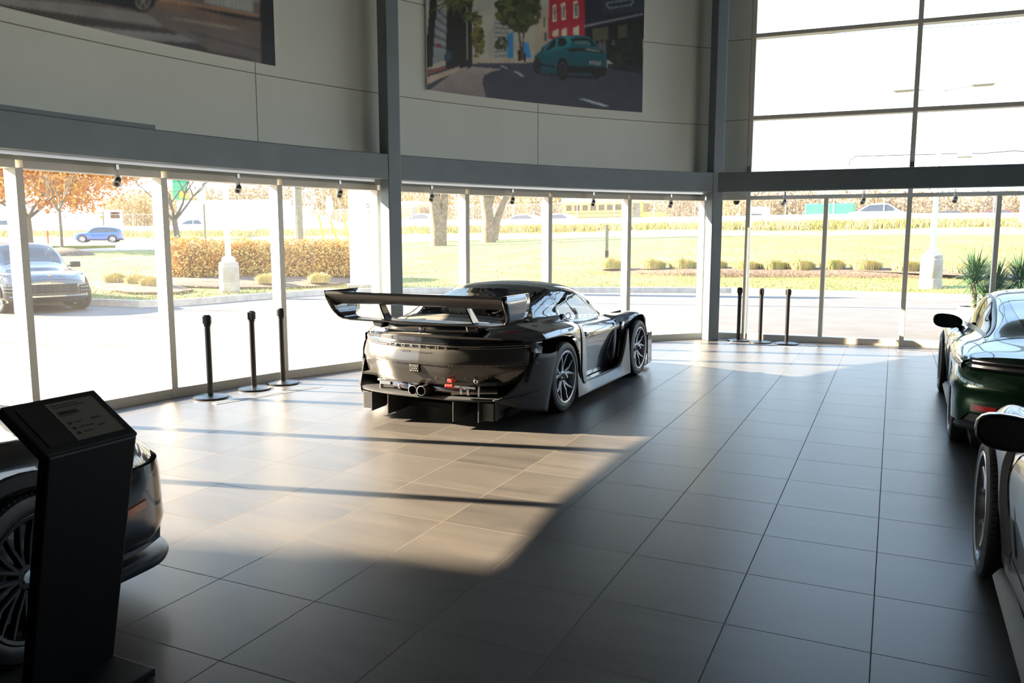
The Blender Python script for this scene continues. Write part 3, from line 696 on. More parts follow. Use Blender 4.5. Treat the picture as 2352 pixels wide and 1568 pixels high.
    mb = MB(); seg = [p for p in path if p[4] > .80 and p[4] < .96]; fascia(mb, seg, [(.774, -.002), (.772, .004), (.742, .004), (.740, -.002)]); mb.build('lamp_lens', M['lens'], lt)
    fade = lambda k: (lambda t, x: k*(1-max(0, (t-.86)/.14)**2))
    lowz = lambda z: (lambda t, x: z+.10*max(0, (t-.62)/.38)**2)
    rows = [(.740, -.010), (.737, .002), (.728, .010), (.700, fade(.018)), (.665, fade(.028)), (.630, fade(.036)), (.605, fade(.040)), (.590, fade(.038)), (.584, fade(.028)), (.55, fade(.026)), (.51, fade(.020)), (.475, fade(.010)), (.44, fade(.004)), (lowz(.405), fade(-.004)), (lowz(.393), -.014), (lowz(.388), -.03), (lowz(.39), -.07)]
    mb = MB(); fascia(mb, path, rows); bp = mb.build('rear_bumper', M['bumper'], R, smooth=30)
    mb = MB()
    for k in range(22):
        i = 6+k*1.7; p = path[min(43, int(i))]
        for sg in (1, -1): mb.box(((p[0]+p[2]*.036)*sg, p[1]+p[3]*.036, .589), (.005, .006, .005))
        if k % 2 == 0: mb.box(((p[0]+p[2]*.012), p[1]+p[3]*.012, .462+.03*p[4]), (.007, .007, .007))
    mb.build('rivet', M['alu'], bp, smooth=0)
    # lettering
    adv = [-.285, -.195, -.10, -.005, .085, .18, .275]
    for ch, x in zip('PORSCHE', adv):
        p = min(path, key=lambda q: abs(q[0]-abs(x))); sg = 1 if x >= 0 else -1
        o = text(ch, 'raised_letter', M['letter'], bp, (x, p[1]-.004, .7515), (pi/2, 0, atan2(p[2]*sg, -p[3])), .034, .003); o.scale = (1.8, 1, 1)
    text('GT3 R', 'model_lettering', M['black'], bp, (-.16, -1.0503, .704), (pi/2-.30, 0, 0), .027, .0004).scale = (1.35, 1, 1); text('rennsport', 'model_lettering', M['black'], bp, (.05, -1.0512, .704), (pi/2-.30, 0, 0), .027, .0004).scale = (1.35, 1, 1)
    # centre light cluster, tow eye, red straps, jack point
    mb = MB(); mb.box((-.045, -1.062, .545), (.108, .02, .076)); lc = mb.build('rain_light', M['black'], R, smooth=0, bevel=.006)
    mb = MB()
    for (a, b2) in [(c_, r_) for r_ in range(3) for c_ in range(4 if r_ != 1 else 3)]:
        mb.lathe([(0, .006), (.008, .004), (.0095, 0)], 12, c=(0, 0, 0)) if False else None
        cx_ = -.045-.036+.024*a+(.012 if b2 == 1 else 0); cz_ = .545+.022*(b2-1)
        mb.tube([(cx_, -1.071, cz_), (cx_, -1.076, cz_)], [.0095, .007], 12)
    mb.build('lamp', M['letter'], lc)
    mb = MB(); mb.box((.335, -1.058, .452), (.05, .012, .034)); mb.tube([(.295, -1.075, .404), (.37, -1.06, .402)], [.017, .020], 14); mb.build('tow_strap', M['redtag'], R, bevel=.004)
    mb = MB(); mb.tube([(.37, -1.06, .402), (.44, -1.05, .40)], .012, 10); mb.build('tow_eye', M['alu'], R)
    mb = MB(); mb.lathe([(.010, .0), (.016, .004), (.022, 0)], 20, c=(0, 0, 0)); jp = mb.build('jack_point', M['alu'], R); jp.location = (.565, -.975, .452); jp.rotation_euler = (pi/2, 0, .3)
    # cavity behind bumper, exhaust
    mb = MB(); mb.box((0, -.55, .40), (1.74, .10, .42)); mb.box((0, -.75, .43), (1.50, .36, .02)); mb.build('rear_cavity', M['cavity'], R, smooth=0)
    mb = MB(); zz = .405
    mb.box((0, -.955, .382), (1.10, .012, .022)); mb.box((-.46, -.955, .365), (.12, .012, .05)); mb.box((.2, -.95, .372), (.5, .012, .03)); mb.box((-.545, -.90, .34), (.012, .05, .12)); mb.box((.56, -.88, .335), (.02, .07, .13))
    mb.build('heat_shield', M['alu'], R, smooth=0, bevel=.003)
    for sg in (-1, 1):
        cx_ = .010+.047*sg; mb = MB()
        P = []
        for k in range(32):
            a = 2*pi*k/32; P.append([(cx_+rr*cos(a), yy, .345+rr*sin(a)) for rr, yy in ((.045, -.82), (.045, -1.115), (.0445, -1.12), (.042, -1.12), (.040, -1.115), (.039, -.95), (0, -.95))])
        mb.grid(P, closeu=True); t = mb.build('exhaust_tip', M['matblack'], R)
        mb = MB(); P = []
        for k in range(32):
            a = 2*pi*k/32; P.append([(cx_+rr*cos(a), yy, .345+rr*sin(a)) for rr, yy in ((.0460, -1.108), (.0465, -1.122), (.0415, -1.123))])
        mb.grid(P, closeu=True); mb.build('tip_ring', M['alu'], t)
    mb = MB()
    mb.tube([(-.42, -.80, .355), (-.36, -.91, .355), (-.22, -.93, .352), (-.10, -.90, .35)], [.04, .045, .047, .047], 20)
    mb.tube([(.03, -.92, .348), (.15, -.94, .345), (.30, -.93, .34), (.40, -.91, .335), (.52, -.88, .33), (.70, -.80, .33)], [.05, .056, .056, .05, .045, .045], 20)
    mb.build('exhaust_pipe', M['titan'], R)
    mb = MB()
    for x, rr in ((-.30, .052), (-.17, .053), (.255, .062), (.40, .056), (.47, .052)): mb.tube([(x-.012, -.925+.03*abs(x), .352-.02*abs(x)), (x+.012, -.925+.03*abs(x), .352-.02*abs(x))], rr, 20)
    mb.build('clamp', M['alu'], R)
    # diffuser
    dp = plan_path([(0, -1.075), (.25, -1.07), (.5, -1.03), (.7, -.965), (.84, -.87), (.93, -.76), (.985, -.62), (1.02, -.45)], 40)
    up = lambda z, k=.0: (lambda t, x: z+.035*max(0, (t-.55)/.45)+k)
    mb = MB(); fascia(mb, dp, [(up(.285), -.30), (up(.292), -.06), (up(.290), -.012), (up(.283), .004), (up(.272), .004), (up(.264), -.008), (up(.255), -.05), (.20, -.28)])
    df = mb.build('diffuser', M['mattgrey'], R, smooth=35)
    for x, y0, y1, z1 in ((-.365, -1.06, -.62, .068), (.365, -1.06, -.62, .068), (-.60, -1.0, -.66, .068), (.60, -1.0, -.66, .068), (-.60-.14, -.93, -.62, .09), (.74, -.93, -.62, .09)):
        mb = MB(); mb.prism([(y0, z1), (y0+.004, .262), (y1, .262), (y1, .14), (y1-.10, z1+.01)], x-.004, x+.004, fn=lambda u, v, h: (h, u, v)); mb.build('fin', M['mattgrey'], df, smooth=0)
    for sg in (-1, 1):
        mb = MB(); mb.box((.672*sg, -.905, .165), (.125, .09, .17)); mb.tube([(.745*sg, -.92, .26), (.745*sg, -.92, .085)], .014, 8); mb.build('corner_block', M['mattgrey'], df, smooth=0, bevel=.006)
    # flared plates behind the rear wheels
    mb = MB()
    for sg in (1, -1):
        P = []
        for i in range(17):
            t = i/16; a = Vector((.74+.25*t, -.975+.45*t**1.3, .285+.405*t**2.1)); b2 = Vector((1.035, -.40+.23*t**1.1, .10+.565*t**1.05))
            if t == 1: pass
            m_ = (a+b2)/2+Vector((.04, -.03, -.05+.02*t)); row = []
            for j in range(11):
                q = j/10; p = a*(1-q)**2+m_*2*q*(1-q)+b2*q*q; row.append((p.x*sg, p.y, p.z))
            P.append(row)
        mb.grid(P, flip=sg < 0)
    mb.build('rear_arch_plate', M['mattgrey'], R, smooth=40, solid=.008)
    mb = MB()
    for sg in (1, -1):
        P = []
        for z in (.79, .74, .66, .56, .46, .38):
            P.append([(sg*q[0], q[1], z) for q in ((.955, -.60), (.965, -.50), (.97, -.42), (.90, -.40), (.80, -.40))])
        mb.grid(P)
    mb.build('corner_duct', M['cavity'], R)
    mb = MB()
    for sg in (1, -1): mb.tube([(sg*.93, -.66, .42), (sg*.965, -.60, .62), (sg*.965, -.58, .70)], [.02, .028, .02], 8)
    mb.build('duct_vane', M['racepaint'], R)
    # matt rear quarter strip and skirts
    mb = MB(); S.patch(mb, .565, .775, lambda y: .25, lambda y: interp([(.60, 2.9), (.68, 3.3), (.775, 3.0)], y), .007, 10, 24); mb.build('rear_quarter_panel', M['quarter'], R, solid=.004)
    zt = [(.40, .46), (.45, .38), (.53, .30), (.62, .25), (.74, .215), (.9, .200), (1.5, .190), (1.82, .198), (1.93, .24), (2.02, .36), (2.08, .48), (2.13, .63), (2.16, .655)]
    mb = MB()
    for sg in (1, -1):
        P = []
        for i in range(70):
            y = .40+1.76*i/69; z = interp(zt, y); th = interp([(.31, .955), (.5, .93), (.8, .905), (1.7, .905), (1.95, .955), (2.16, .985)], y); xo = interp([(.31, 1.03), (.6, 1.0), (1.0, .975), (1.7, .975), (2.0, 1.0), (2.16, 1.01)], y)
            P.append([(sg*.80, y, .10), (sg*1.03, y, .092), (sg*1.045, y, .10), (sg*1.045, y, .115), (sg*(xo+.012), y, z-.045*(z-.1)/.13), (sg*xo, y, z-.008), (sg*(xo-.012), y, z), (sg*th, y, z-.006), (sg*(th-.02), y, min(z-.012, .185)), (sg*.80, y, .18)])
        mb.grid(P, flip=sg < 0)
        mb.add([P[0][k] for k in range(10)]+[P[-1][k] for k in range(10)], [tuple(range(10)), tuple(range(19, 9, -1))])
    sk = mb.build('side_skirt', M['skirt'], R, smooth=40)
    mb = MB()
    for sg in (1, -1): mb.box((sg*.895, 1.35, .189), (.07, 1.15, .01))
    mb.build('skirt_tray', M['racepaint'], sk, smooth=0)
    # void and blades behind the front wheel, fender top vent
    mb = MB()
    for sg in (1, -1):
        mb.add([(sg*.86, 2.0, .20), (sg*.80, 2.25, .20), (sg*.80, 2.25, .80), (sg*.86, 2.0, .72)], [(0, 1, 2, 3)]); mb.add([(sg*.80, 2.10, .12), (sg*.99, 2.10, .12), (sg*.99, 2.10, .30), (sg*.80, 2.10, .62)], [(0, 1, 2, 3)])
    mb.build('front_duct', M['cavity'], R, smooth=0)
    mb = MB()
    for sg in (1, -1):
        for (ya, yb, w_) in ((1.86, 1.98, .905), (2.04, 2.12, .955)):
            P = []
            for i in range(9):
                z = .24+.50*i/8; P.append([(sg*(w_-.06), ya+.02*i/8, z), (sg*(w_-.015), (ya+yb)/2, z), (sg*w_, yb+.02*i/8, z), (sg*(w_-.012), yb+.012+.02*i/8, z)])
            mb.grid(P)
    mb.build('door_blade', M['racepaint'], R, solid=.006)
    mb = MB()
    S.patch(mb, 2.02, 2.44, lambda y: interp([(2.02, 3.4), (2.2, 3.0), (2.44, 3.1)], y), lambda y: interp([(2.02, 3.9), (2.2, 4.25), (2.44, 4.3)], y), .008, 12, 8); mb.build('fender_vent_cover', M['wingpaint'], R, smooth=30)
    # wing
    W = []
    mb = MB(); prof = [(-1.225, 1.238), (-1.22, 1.226), (-1.14, 1.172), (-1.06, 1.136), (-.97, 1.120), (-.90, 1.126), (-.88, 1.142), (-.90, 1.158), (-.98, 1.172), (-1.08, 1.192), (-1.18, 1.222), (-1.218, 1.242)]
    P = []
    for i in range(25):
        x = -.955+1.91*i/24; dz = .006*(1-(x/.9)**2); P.append([(x, a, b2+dz) for a, b2 in prof+[prof[0]]])
    mb.grid(P); wg = mb.build('rear_wing', M['wingpaint'], R, smooth=50)
    mb = MB(); mb.box((0, -1.222, 1.246), (1.91, .006, .024)); mb.build('gurney_flap', M['matblack'], wg, smooth=0)
    # lower plane with endplates in one sweep
    mb = MB(); path2 = [(0, .98), (.30, .978), (.60, .975), (.80, .977), (.87, .985), (.918, 1.008), (.945, 1.045), (.957, 1.09), (.964, 1.18), (.968, 1.262)]
    P = []
    for x, z in path2[::-1]: P.append((-x, z))
    P = P+path2[1:]; G = []
    for k, (x, z) in enumerate(P):
        q = min(1, max(0, (z-.98)/.27)); ya = -1.06-.19*q; yb = -.84+.06*q+.13*min(1, q*4)
        if z > 1.25: ya += .02; yb -= .05
        G.append([(x, ya+(yb-ya)*j/6, z+(.0 if abs(x) > .85 else -.012*sin(pi*j/6))) for j in range(7)])
    nG = len(G)
    mb.grid(G[:6], 0); mb.grid(G[-6:], 0); e_ = mb.build('endplate', M['racepaint'], wg, smooth=60, solid=.014); mb = MB(); mb.grid(G[5:nG-5], 0); mb.build('lower_plane', M['wingpaint'], wg, smooth=60, solid=.014)
    for sg in (1, -1):
        mb = MB(); mb.prism([(-.90, .975), (-.78, .975), (-.92, 1.135), (-1.02, 1.15)], -.008, .008, fn=lambda u, v, h: (sg*(.49-.10*(v-1.0))+h, u, v)); mb.build('wing_strut', M['racepaint'], wg, smooth=0, bevel=.004)
        mb = MB(); mb.prism([(.47, .90), (.58, .92), (.60, .972), (.45, .974)], -.98, -.70, fn=lambda u, v, h: (sg*u, h, v-(.03*(-.8-h)))); mb.build('wing_mount', M['racepaint'], wg, smooth=0, bevel=.02)
    mb = MB()
    P = []
    for i in range(21):
        x = -.52+1.04*i/20; k = .10*(abs(x)/.5)**3; P.append([(x, -1.03+k, .968), (x, -.96+k, .962), (x, -.84+k*.6, .955), (x, -.68, .935)])
    mb.grid(P); mb.build('duck_tail', M['satinroof'], R, solid=.02)
    mb = MB(); P = []
    for i in range(21):
        x = -.53+1.06*i/20; k = .10*(abs(x)/.5)**3; P.append([(x, -1.028+k, .962), (x, -.995+k, .945), (x, -.975+k, .915), (x, -.975+k, .885), (x, -1.0+k, .858)])
    mb.grid(P); mb.build('tail_panel', M['racepaint'], R)
    mb = MB(); mb.tube([(-.02, -.992, .915), (-.02, -1.004, .915)], .013, 14); mb.tube([(-.02, -1.01, .875), (-.02, -1.02, .875)], .010, 14); mb.build('tail_bolt', M['alu'], R)
    # door handle, fuel coupling, hose, front bumper plate, front splitter, wheels
    p = S.at(.98, 2.75, .0); mb = MB(); mb.tube([(p[0]-.02, .90, p[2]-.0), (p[0]+.002, .94, p[2]), (p[0]+.008, 1.0, p[2]), (p[0]-.01, 1.05, p[2])], [.012, .026, .026, .012], 14); mb.build('door_handle', M['racepaint'], R)
    mb = MB(); mb.tube([(.735, .62, .925), (.775, .62, .925)], [.024, .028], 18); mb.build('air_jack_coupling', mat('blue_plastic', (.02, .10, .2), .4), R)
    mb = MB(); mb.tube([(.765, .65, .915), (.775, .72, .955), (.77, .80, .95), (.775, .82, .915), (.78, .76, .89), (.79, .68, .89), (.79, .65, .915)], .004, 6)
    mb.tube([(.80, .50, .88), (.812, .50, .845), (.815, .55, .84), (.80, .57, .87)], .003, 6); mb.build('pull_loop', M['redtag'], R)
    mb = MB(); mb.prism([(-.97, 3.05), (-.93, 3.40), (-.7, 3.62), (0, 3.70), (.7, 3.62), (.93, 3.40), (.97, 3.05)], .06, .075); mb.build('front_splitter', M['mattgrey'], R, smooth=0)
    mb = MB()
    for sg in (1, -1): mb.box((sg*1.0, 3.10, .30), (.012, .16, .42)); mb.tube([(sg*1.0, 3.02, .51), (sg*1.0, 3.18, .51), (sg*1.0, 3.19, .10)], .008, 6)
    mb.build('canard', M['racepaint'], R, smooth=0)
    wells(R, ((.10, .36), (2.57, .35)), 1.03, .62, .36)
    mb = MB(); mb.box((0, 1.2, .13), (1.6, 3.9, .06)); mb.box((0, 1.32, .3), (1.5, 1.5, .3)); mb.build('underbody', M['cavity'], R, smooth=0)
    w0 = wheel(R, .865, .10, .362, .33, .262, 'race', M['rimdark']); copy_wheel(w0, -.865, .10, False); copy_wheel(w0, .87, 2.57, True); copy_wheel(w0, -.87, 2.57, False)
    tyre_mark = mat('bronze_tyre_print', (.30, .22, .16), .6)
    for (wy) in (0, 2.57):
        pass
    for w in [o for o in R.children if o.name.startswith('wheel') and not o.name.startswith('wheel_liner')]:
        mb = MB()
        for ring, (n_, r_) in enumerate(((10, .300), (9, .309), (8, .318), (7, .327))):
            for k in range(n_):
                a = (250-ring*2+k*4.0+(2 if ring % 2 else 0)-8)*pi/180; mb.box((.1655, r_*cos(a), r_*sin(a)), (.002, .007, .007))
        for ring in range(4):
            for k in range(10-ring):
                a = (292+k*3.2)*pi/180; mb.box((.1655, (.292+ring*.012)*cos(a), (.292+ring*.012)*sin(a)), (.002, .014, .004), M=Matrix.Rotation(a+pi/2, 3, 'X'))
        mb.build('tyre_print', tyre_mark, w, smooth=0)
    return R
racing_car()

# ---- road sports car (three cars of the same make)
def road_arch(y):
    if abs(y) < .395: return .35+.36*sqrt(1-(y/.395)**2)
    if abs(y-2.5) < .385: return .35+.35*sqrt(1-((y-2.5)/.385)**2)
    return None
GS = {
 -.98: [(.80,.50),(.86,.60),(.90,.74),(.885,.80),(.80,.838),(.66,.860),(.52,.868),(.36,.872),(.18,.874),(0,.875)],
 -.78: [(.88,.36),(.915,.55),(.925,.74),(.905,.815),(.825,.862),(.68,.892),(.52,.905),(.38,.912),(.2,.918),(0,.92)],
 -.40: [(.90,.28),(.935,.50),(.94,.72),(.925,.82),(.855,.885),(.72,.930),(.60,.965),(.48,.985),(.26,.997),(0,1.0)],
 -.15: [(.91,.30),(.94,.50),(.945,.74),(.93,.835),(.862,.898),(.735,.945),(.635,1.02),(.525,1.065),(.30,1.085),(0,1.09)],
 .15: [(.91,.30),(.94,.50),(.943,.74),(.925,.835),(.86,.895),(.745,.94),(.655,1.06),(.555,1.135),(.32,1.165),(0,1.172)],
 .40: [(.90,.30),(.93,.48),(.928,.70),(.905,.81),(.85,.88),(.75,.928),(.67,1.09),(.572,1.195),(.335,1.232),(0,1.242)],
 .62: [(.865,.20),(.90,.42),(.905,.64),(.885,.77),(.835,.862),(.752,.912),(.675,1.10),(.58,1.232),(.345,1.272),(0,1.283)],
 .95: [(.845,.18),(.875,.38),(.89,.58),(.878,.73),(.825,.84),(.752,.892),(.678,1.10),(.585,1.246),(.35,1.290),(0,1.302)],
 1.3: [(.84,.18),(.865,.38),(.885,.57),(.872,.715),(.82,.82),(.75,.872),(.678,1.07),(.59,1.215),(.355,1.27),(0,1.287)],
 1.65: [(.845,.18),(.865,.38),(.885,.56),(.875,.70),(.82,.80),(.745,.85),(.68,1.0),(.60,1.12),(.37,1.19),(0,1.212)],
 1.95: [(.855,.18),(.872,.38),(.895,.56),(.885,.70),(.825,.79),(.74,.83),(.685,.90),(.615,.985),(.38,1.06),(0,1.085)],
 2.15: [(.88,.25),(.90,.42),(.91,.61),(.895,.755),(.835,.83),(.735,.83),(.66,.845),(.56,.905),(.34,.965),(0,.988)],
 2.5: [(.90,.30),(.915,.50),(.915,.70),(.895,.815),(.83,.868),(.72,.835),(.60,.775),(.45,.79),(.25,.812),(0,.82)],
 2.85: [(.90,.25),(.91,.42),(.905,.62),(.875,.745),(.80,.80),(.69,.77),(.56,.70),(.42,.70),(.22,.715),(0,.72)],
 3.1: [(.89,.16),(.90,.32),(.89,.50),(.85,.62),(.77,.675),(.66,.665),(.54,.63),(.40,.615),(.2,.62),(0,.622)],
 3.35: [(.87,.14),(.88,.28),(.87,.44),(.83,.55),(.76,.60),(.65,.60),(.53,.565),(.38,.55),(.19,.55),(0,.55)],
 3.49: [(.83,.13),(.84,.22),(.83,.34),(.80,.45),(.73,.495),(.63,.50),(.51,.475),(.36,.465),(.18,.465),(0,.465)],
 3.53: [(.80,.13),(.805,.17),(.80,.24),(.77,.30),(.70,.335),(.60,.34),(.49,.33),(.35,.325),(.17,.325),(0,.325)]}
def road_bow(y, x):
    if y < -.35: return .27*min(1.3, abs(x)/.88)**3*min(1, (-.35-y)/.63)
    if y > 2.7: return -.46*(min(1, abs(x)/.92))**3.2*min(1, (y-2.7)/.6)
    return 0
def sports_car(loc, rz, label, paint, rim, style='five', rear=True, vent=False, front_light=False):
    R = empty('sports_car', loc, rz, label, 'car'); S = Shell(GS, road_arch, road_bow)
    wlo = lambda y: 5.12
    def whi(y): return interp([(-.28, 5.3), (-.15, 5.9), (.05, 6.35), (.3, 6.7), (.6, 6.86), (1.4, 6.86), (1.7, 6.75), (1.98, 6.2)], y)
    def wshi(y): return interp([(1.36, 7.25), (1.6, 7.2), (2.14, 7.1)], y)
    def hole(y, v):
        if -.17 < y < 1.90 and wlo(y)+.15 < v < whi(y)-.12: return True
        if -.30 < y < .36 and v > 7.45: return True
        return 1.44 < y < 2.05 and v > wshi(y)+.2
    mb = MB(); S.shell(mb, dense(-.98, 3.52, (.395, -.395, 2.115, 2.885)), 5, hole); b = mb.build('body', paint, R, smooth=32, mirror=True)
    md = b.modifiers.new('sub', 'SUBSURF'); md.levels = 1; md.render_levels = 1
    mb = MB(); S.patch(mb, -.28, 1.98, wlo, whi, .003, 60, 12); mb.build('side_window', M['carglass'], R)
    mb = MB(); S.band(mb, -.36, .42, .003, 24, 12, 7.35); mb.build('rear_window', M['darkglass'], R)
    mb = MB(); S.band(mb, 1.40, 2.10, .003, 20, 12, wshi); mb.build('windscreen', M['carglass'], R)
    mb = MB()
    for lo, hi in ((lambda y: 5.06, lambda y: 5.30), (lambda y: whi(y)-.10, lambda y: whi(y)+.05)): S.patch(mb, -.275, 1.97, lo, hi, .0045, 50, 2)
    S.patch(mb, .50, .55, wlo, whi, .0045, 3, 10); mb.build('window_trim', M['black'], R)
    mb = MB()
    S.seam(mb, [(.50-.04*i, 5.0-.35*i) for i in range(5)]+[(.36, 3.0), (.42, 2.0), (.55, 1.2), (.7, .7)], .003)
    S.seam(mb, [(1.92, 5.0-.5*i) for i in range(10)], .003); S.seam(mb, [(-.45-.0*i, 9-.35*i) for i in range(13)], .003)
    S.seam(mb, [(-.98+.055*i, 2.6) for i in range(11)], .002); S.seam(mb, [(.7+.1*i, .7) for i in range(13)], .003); S.seam(mb, [(2.18+.08*i, 6.0) for i in range(11)], .003)
    mb.build('panel_gap', M['cavity'], R)
    mb = MB(); mb.box((0, .95, .42), (1.42, 2.3, .04)); mb.box((0, 2.05, .70), (1.3, .22, .24), taper=.9)
    for sg in (1, -1): mb.box((.36*sg, .95, .58), (.48, .5, .14)); mb.box((.36*sg, .66, .84), (.46, .12, .50)); mb.box((.36*sg, .64, 1.10), (.26, .09, .14)); mb.box((.3*sg, .05, .75), (.4, .1, .3))
    mb.build('cabin_interior', M['seat'], R, smooth=0, bevel=.025)
    if rear:
        path = plan_path([(0, -.98), (.25, -.974), (.5, -.93), (.7, -.845), (.82, -.762), (.885, -.68), (.92, -.56), (.93, -.42)], 40)
        topz = lambda t, x: interp([(0, .872), (.5, .866), (.66, .855), (.8, .83), (.885, .79), (.93, .76)], abs(x))
        mb = MB(); fascia(mb, path, [(topz, -.006), (lambda t, x: min(.835, topz(t, x)-.012), .004), (lambda t, x: min(.825, topz(t, x)-.02), .006)]); mb.build('tail_edge', paint, R)
        mb = MB(); fascia(mb, path[:int(40*.76)], [(.838, -.004), (.834, .008), (.812, .014), (.804, .004), (.785, .012), (.762, .014), (.750, .03)]); tl = mb.build('tail_light', M['black'], R)
        mb = MB(); fascia(mb, path[:int(40*.74)], [(.822, .010), (.820, .016), (.811, .016), (.808, .01)]); fascia(mb, path[:int(40*.74)], [(.790, .008), (.786, .018), (.766, .018), (.762, .012)]); mb.build('light_strip', M['lens'], tl)
        fd = lambda k: (lambda t, x: k*(1-max(0, (t-.8)/.2)**2))
        rows = [(.826, -.012), (.762, -.006), (.758, .004), (.74, fd(.016)), (.70, fd(.035)), (.64, fd(.052)), (.60, fd(.056)), (.585, fd(.050)), (.56, fd(.038)), (.50, fd(.034)), (.44, fd(.034)), (lambda t, x: .40-.075*min(1, max(0, (t-.70)/.06)), fd(.026))]
        mb = MB(); fascia(mb, path, rows); bp = mb.build('rear_bumper', paint, R, smooth=30)
        mb = MB(); P = [p for p in path if p[4] > .86]
        fascia(mb, P, [(.76, .0), (.60, .004), (.45, .002), (.33, -.01), (.29, -.02)]); mb.build('bumper_corner', paint, R)
        mb = MB(); fascia(mb, path[:33], [(.402, .022), (.392, .006), (.335, .004), (.31, fd(.03)), (.29, fd(.042)), (.268, fd(.03)), (.25, -.06), (.24, -.3)]); mb.build('lower_valance', M['mattgrey'], R, smooth=30)
        for lo, hi in ((.48, .70),):
            seg = [p for p in path if lo < p[4] < hi]
            mb = MB(); fascia(mb, seg, [(.488, .022), (.486, .046), (.420, .044), (.412, .02)]); rf = mb.build('reflector_bezel', M['black'], bp)
            mb = MB(); fascia(mb, seg[1:-1], [(.476, .042), (.473, .052), (.436, .052), (.432, .042)]); mb.build('reflector', M['redlens'], rf)
    # mirrors
    for sg in (-1, 1):
        mb = MB(); P = []
        for i in range(13):
            t = i/12; row = []
            for k in range(20):
                a = 2*pi*k/20; sx = .140*(abs(cos(a))**.8)*(1 if cos(a) > 0 else -1); sz = .074*(abs(sin(a))**.8)*(1 if sin(a) > 0 else -1)
                sc_ = sqrt(max(0, 1-(t*.98)**2.6)); row.append((sg*(.910+sx*sc_*(1.0)+.0), 1.72+.15*t, .895+sz*sc_*(1+.15*cos(a))+.012*cos(a)))
            P.append(row+[row[0]])
        mb.grid(P); mr = mb.build('side_mirror', paint, R, smooth=60)
        mb = MB(); c0 = Vector((sg*.910, 1.722, .895)); ring = []
        for k in range(28):
            a = 2*pi*k/28; ring.append((c0.x+sg*.130*(abs(cos(a))**.8)*(1 if cos(a) > 0 else -1), c0.y-.006, c0.z+.066*(abs(sin(a))**.8)*(1 if sin(a) > 0 else -1)*(1+.15*cos(a))+.012*cos(a)))
        mb.add(ring, [tuple(range(28))]); mb.build('mirror_glass', M['darkglass'], mr, smooth=0)
        mb = MB(); P2 = [Vector(p) for p in ring]; mb.tube(P2+[P2[0], P2[1]], .008, 6, caps=False); mb.build('mirror_rim', M['black'], mr)
        mb = MB(); mb.tube([(sg*.74, 1.80, .80), (sg*.80, 1.80, .835), (sg*.86, 1.79, .865)], [.028, .024, .022], 10); mb.build('mirror_stalk', M['black'], mr)
    for sg in (-1, 1):
        p = S.at(.72, 3.2, .01); mb = MB(); mb.tube([(sg*p[0], .64, p[2]), (sg*(p[0]+.012), .68, p[2]), (sg*(p[0]+.012), .80, p[2]), (sg*p[0], .84, p[2])], [.008, .013, .013, .008], 10); mb.build('door_handle', paint, R)
    mb = MB()
    for sg in (1, -1):
        P = []
        for i in range(30):
            y = .42+1.68*i/29; P.append([(sg*.80, y, .13), (sg*.895, y, .125), (sg*.905, y, .15), (sg*.88, y, .185), (sg*.85, y, .20)])
        mb.grid(P, flip=sg < 0)
    mb.build('side_sill', M['mattgrey'], R)
    if vent:
        mb = MB(); S.patch(mb, 1.80, 2.06, lambda y: interp([(1.80, 1.1), (1.9, .7), (2.0, .5), (2.06, .5)], y), lambda y: interp([(1.80, 1.3), (1.88, 2.2), (1.95, 3.1), (2.02, 3.5), (2.06, 3.6)], y), .004, 14, 18); mb.build('fender_vent', M['cavity'], R)
        mb = MB(); S.patch(mb, 1.72, 1.79, lambda y: .9, lambda y: interp([(1.72, 1.6), (1.79, 2.2)], y), .008, 4, 14); mb.build('vent_edge', M['mattgrey'], R)
        mb = MB(); S.patch(mb, 3.0, 3.06, lambda y: 2.55, lambda y: 2.95, .006, 4, 4); mb.build('side_marker', M['orange'], R)
    if front_light:
        for sg in (1, -1):
            mb = MB(); P = []
            for i in range(15):
                t = i/14; y = 2.78+.36*t; row = []
                for j in range(11):
                    v = 4.95+(-1.0+2.0*j/10)*sqrt(max(.0, 1-(2*t-1)**2))*1.05-.2; p = S.at(y, v, .006+.012*sin(pi*t)*sin(pi*j/10)); row.append((sg*p[0], p[1], p[2]))
                P.append(row)
            mb.grid(P); hl = mb.build('headlight', M['lens'], R, smooth=60)
            mb = MB(); c_ = S.at(2.96, 4.75, .03)
            for dy, dx in ((.05, 0), (-.05, 0), (0, .05), (0, -.05)): mb.lathe([(0, .01), (.018, .006), (.022, 0)], 14, c=(sg*(c_[0]+dx*.8), c_[1]+dy, c_[2]-.01))
            mb.build('lamp', M['darkglass'], hl)
            mb = MB(); S.patch(mb, 3.06, 3.30, lambda y: interp([(3.06, 1.9), (3.30, 2.1)], y), lambda y: interp([(3.06, 2.25), (3.30, 2.45)], y), .007, 6, 4, side=(sg,)); mb.build('side_marker', M['orange'], R)
        mb = MB(); P = []
        for i in range(41):
            x = -.86+1.72*i/40; yy = 3.52-.46*(abs(x)/.92)**3.2; P.append([(x, yy-.25, .12), (x, yy+.035, .115), (x, yy+.045, .125), (x, yy+.03, .14), (x, yy-.25, .16)])
        mb.grid(P); mb.build('front_lip', M['black'], R)
    mb = MB(); P = []
    for i in range(41):
        x = -.80+1.6*i/40; P.append([(x, 3.51-.46*(abs(x)/.92)**3.2, .235), (x, 3.53-.46*(abs(x)/.92)**3.2, .18), (x, 3.50-.46*(abs(x)/.92)**3.2, .13)])
    mb.grid(P); mb.build('front_bumper', M['black'], R)
    wells(R, ((0, .36), (2.5, .345)), .92, .60, .35)
    mb = MB(); mb.box((0, 1.25, .17), (1.6, 4.0, .06)); mb.box((0, 1.25, .3), (1.5, 1.6, .26)); mb.build('underbody', M['cavity'], R, smooth=0)
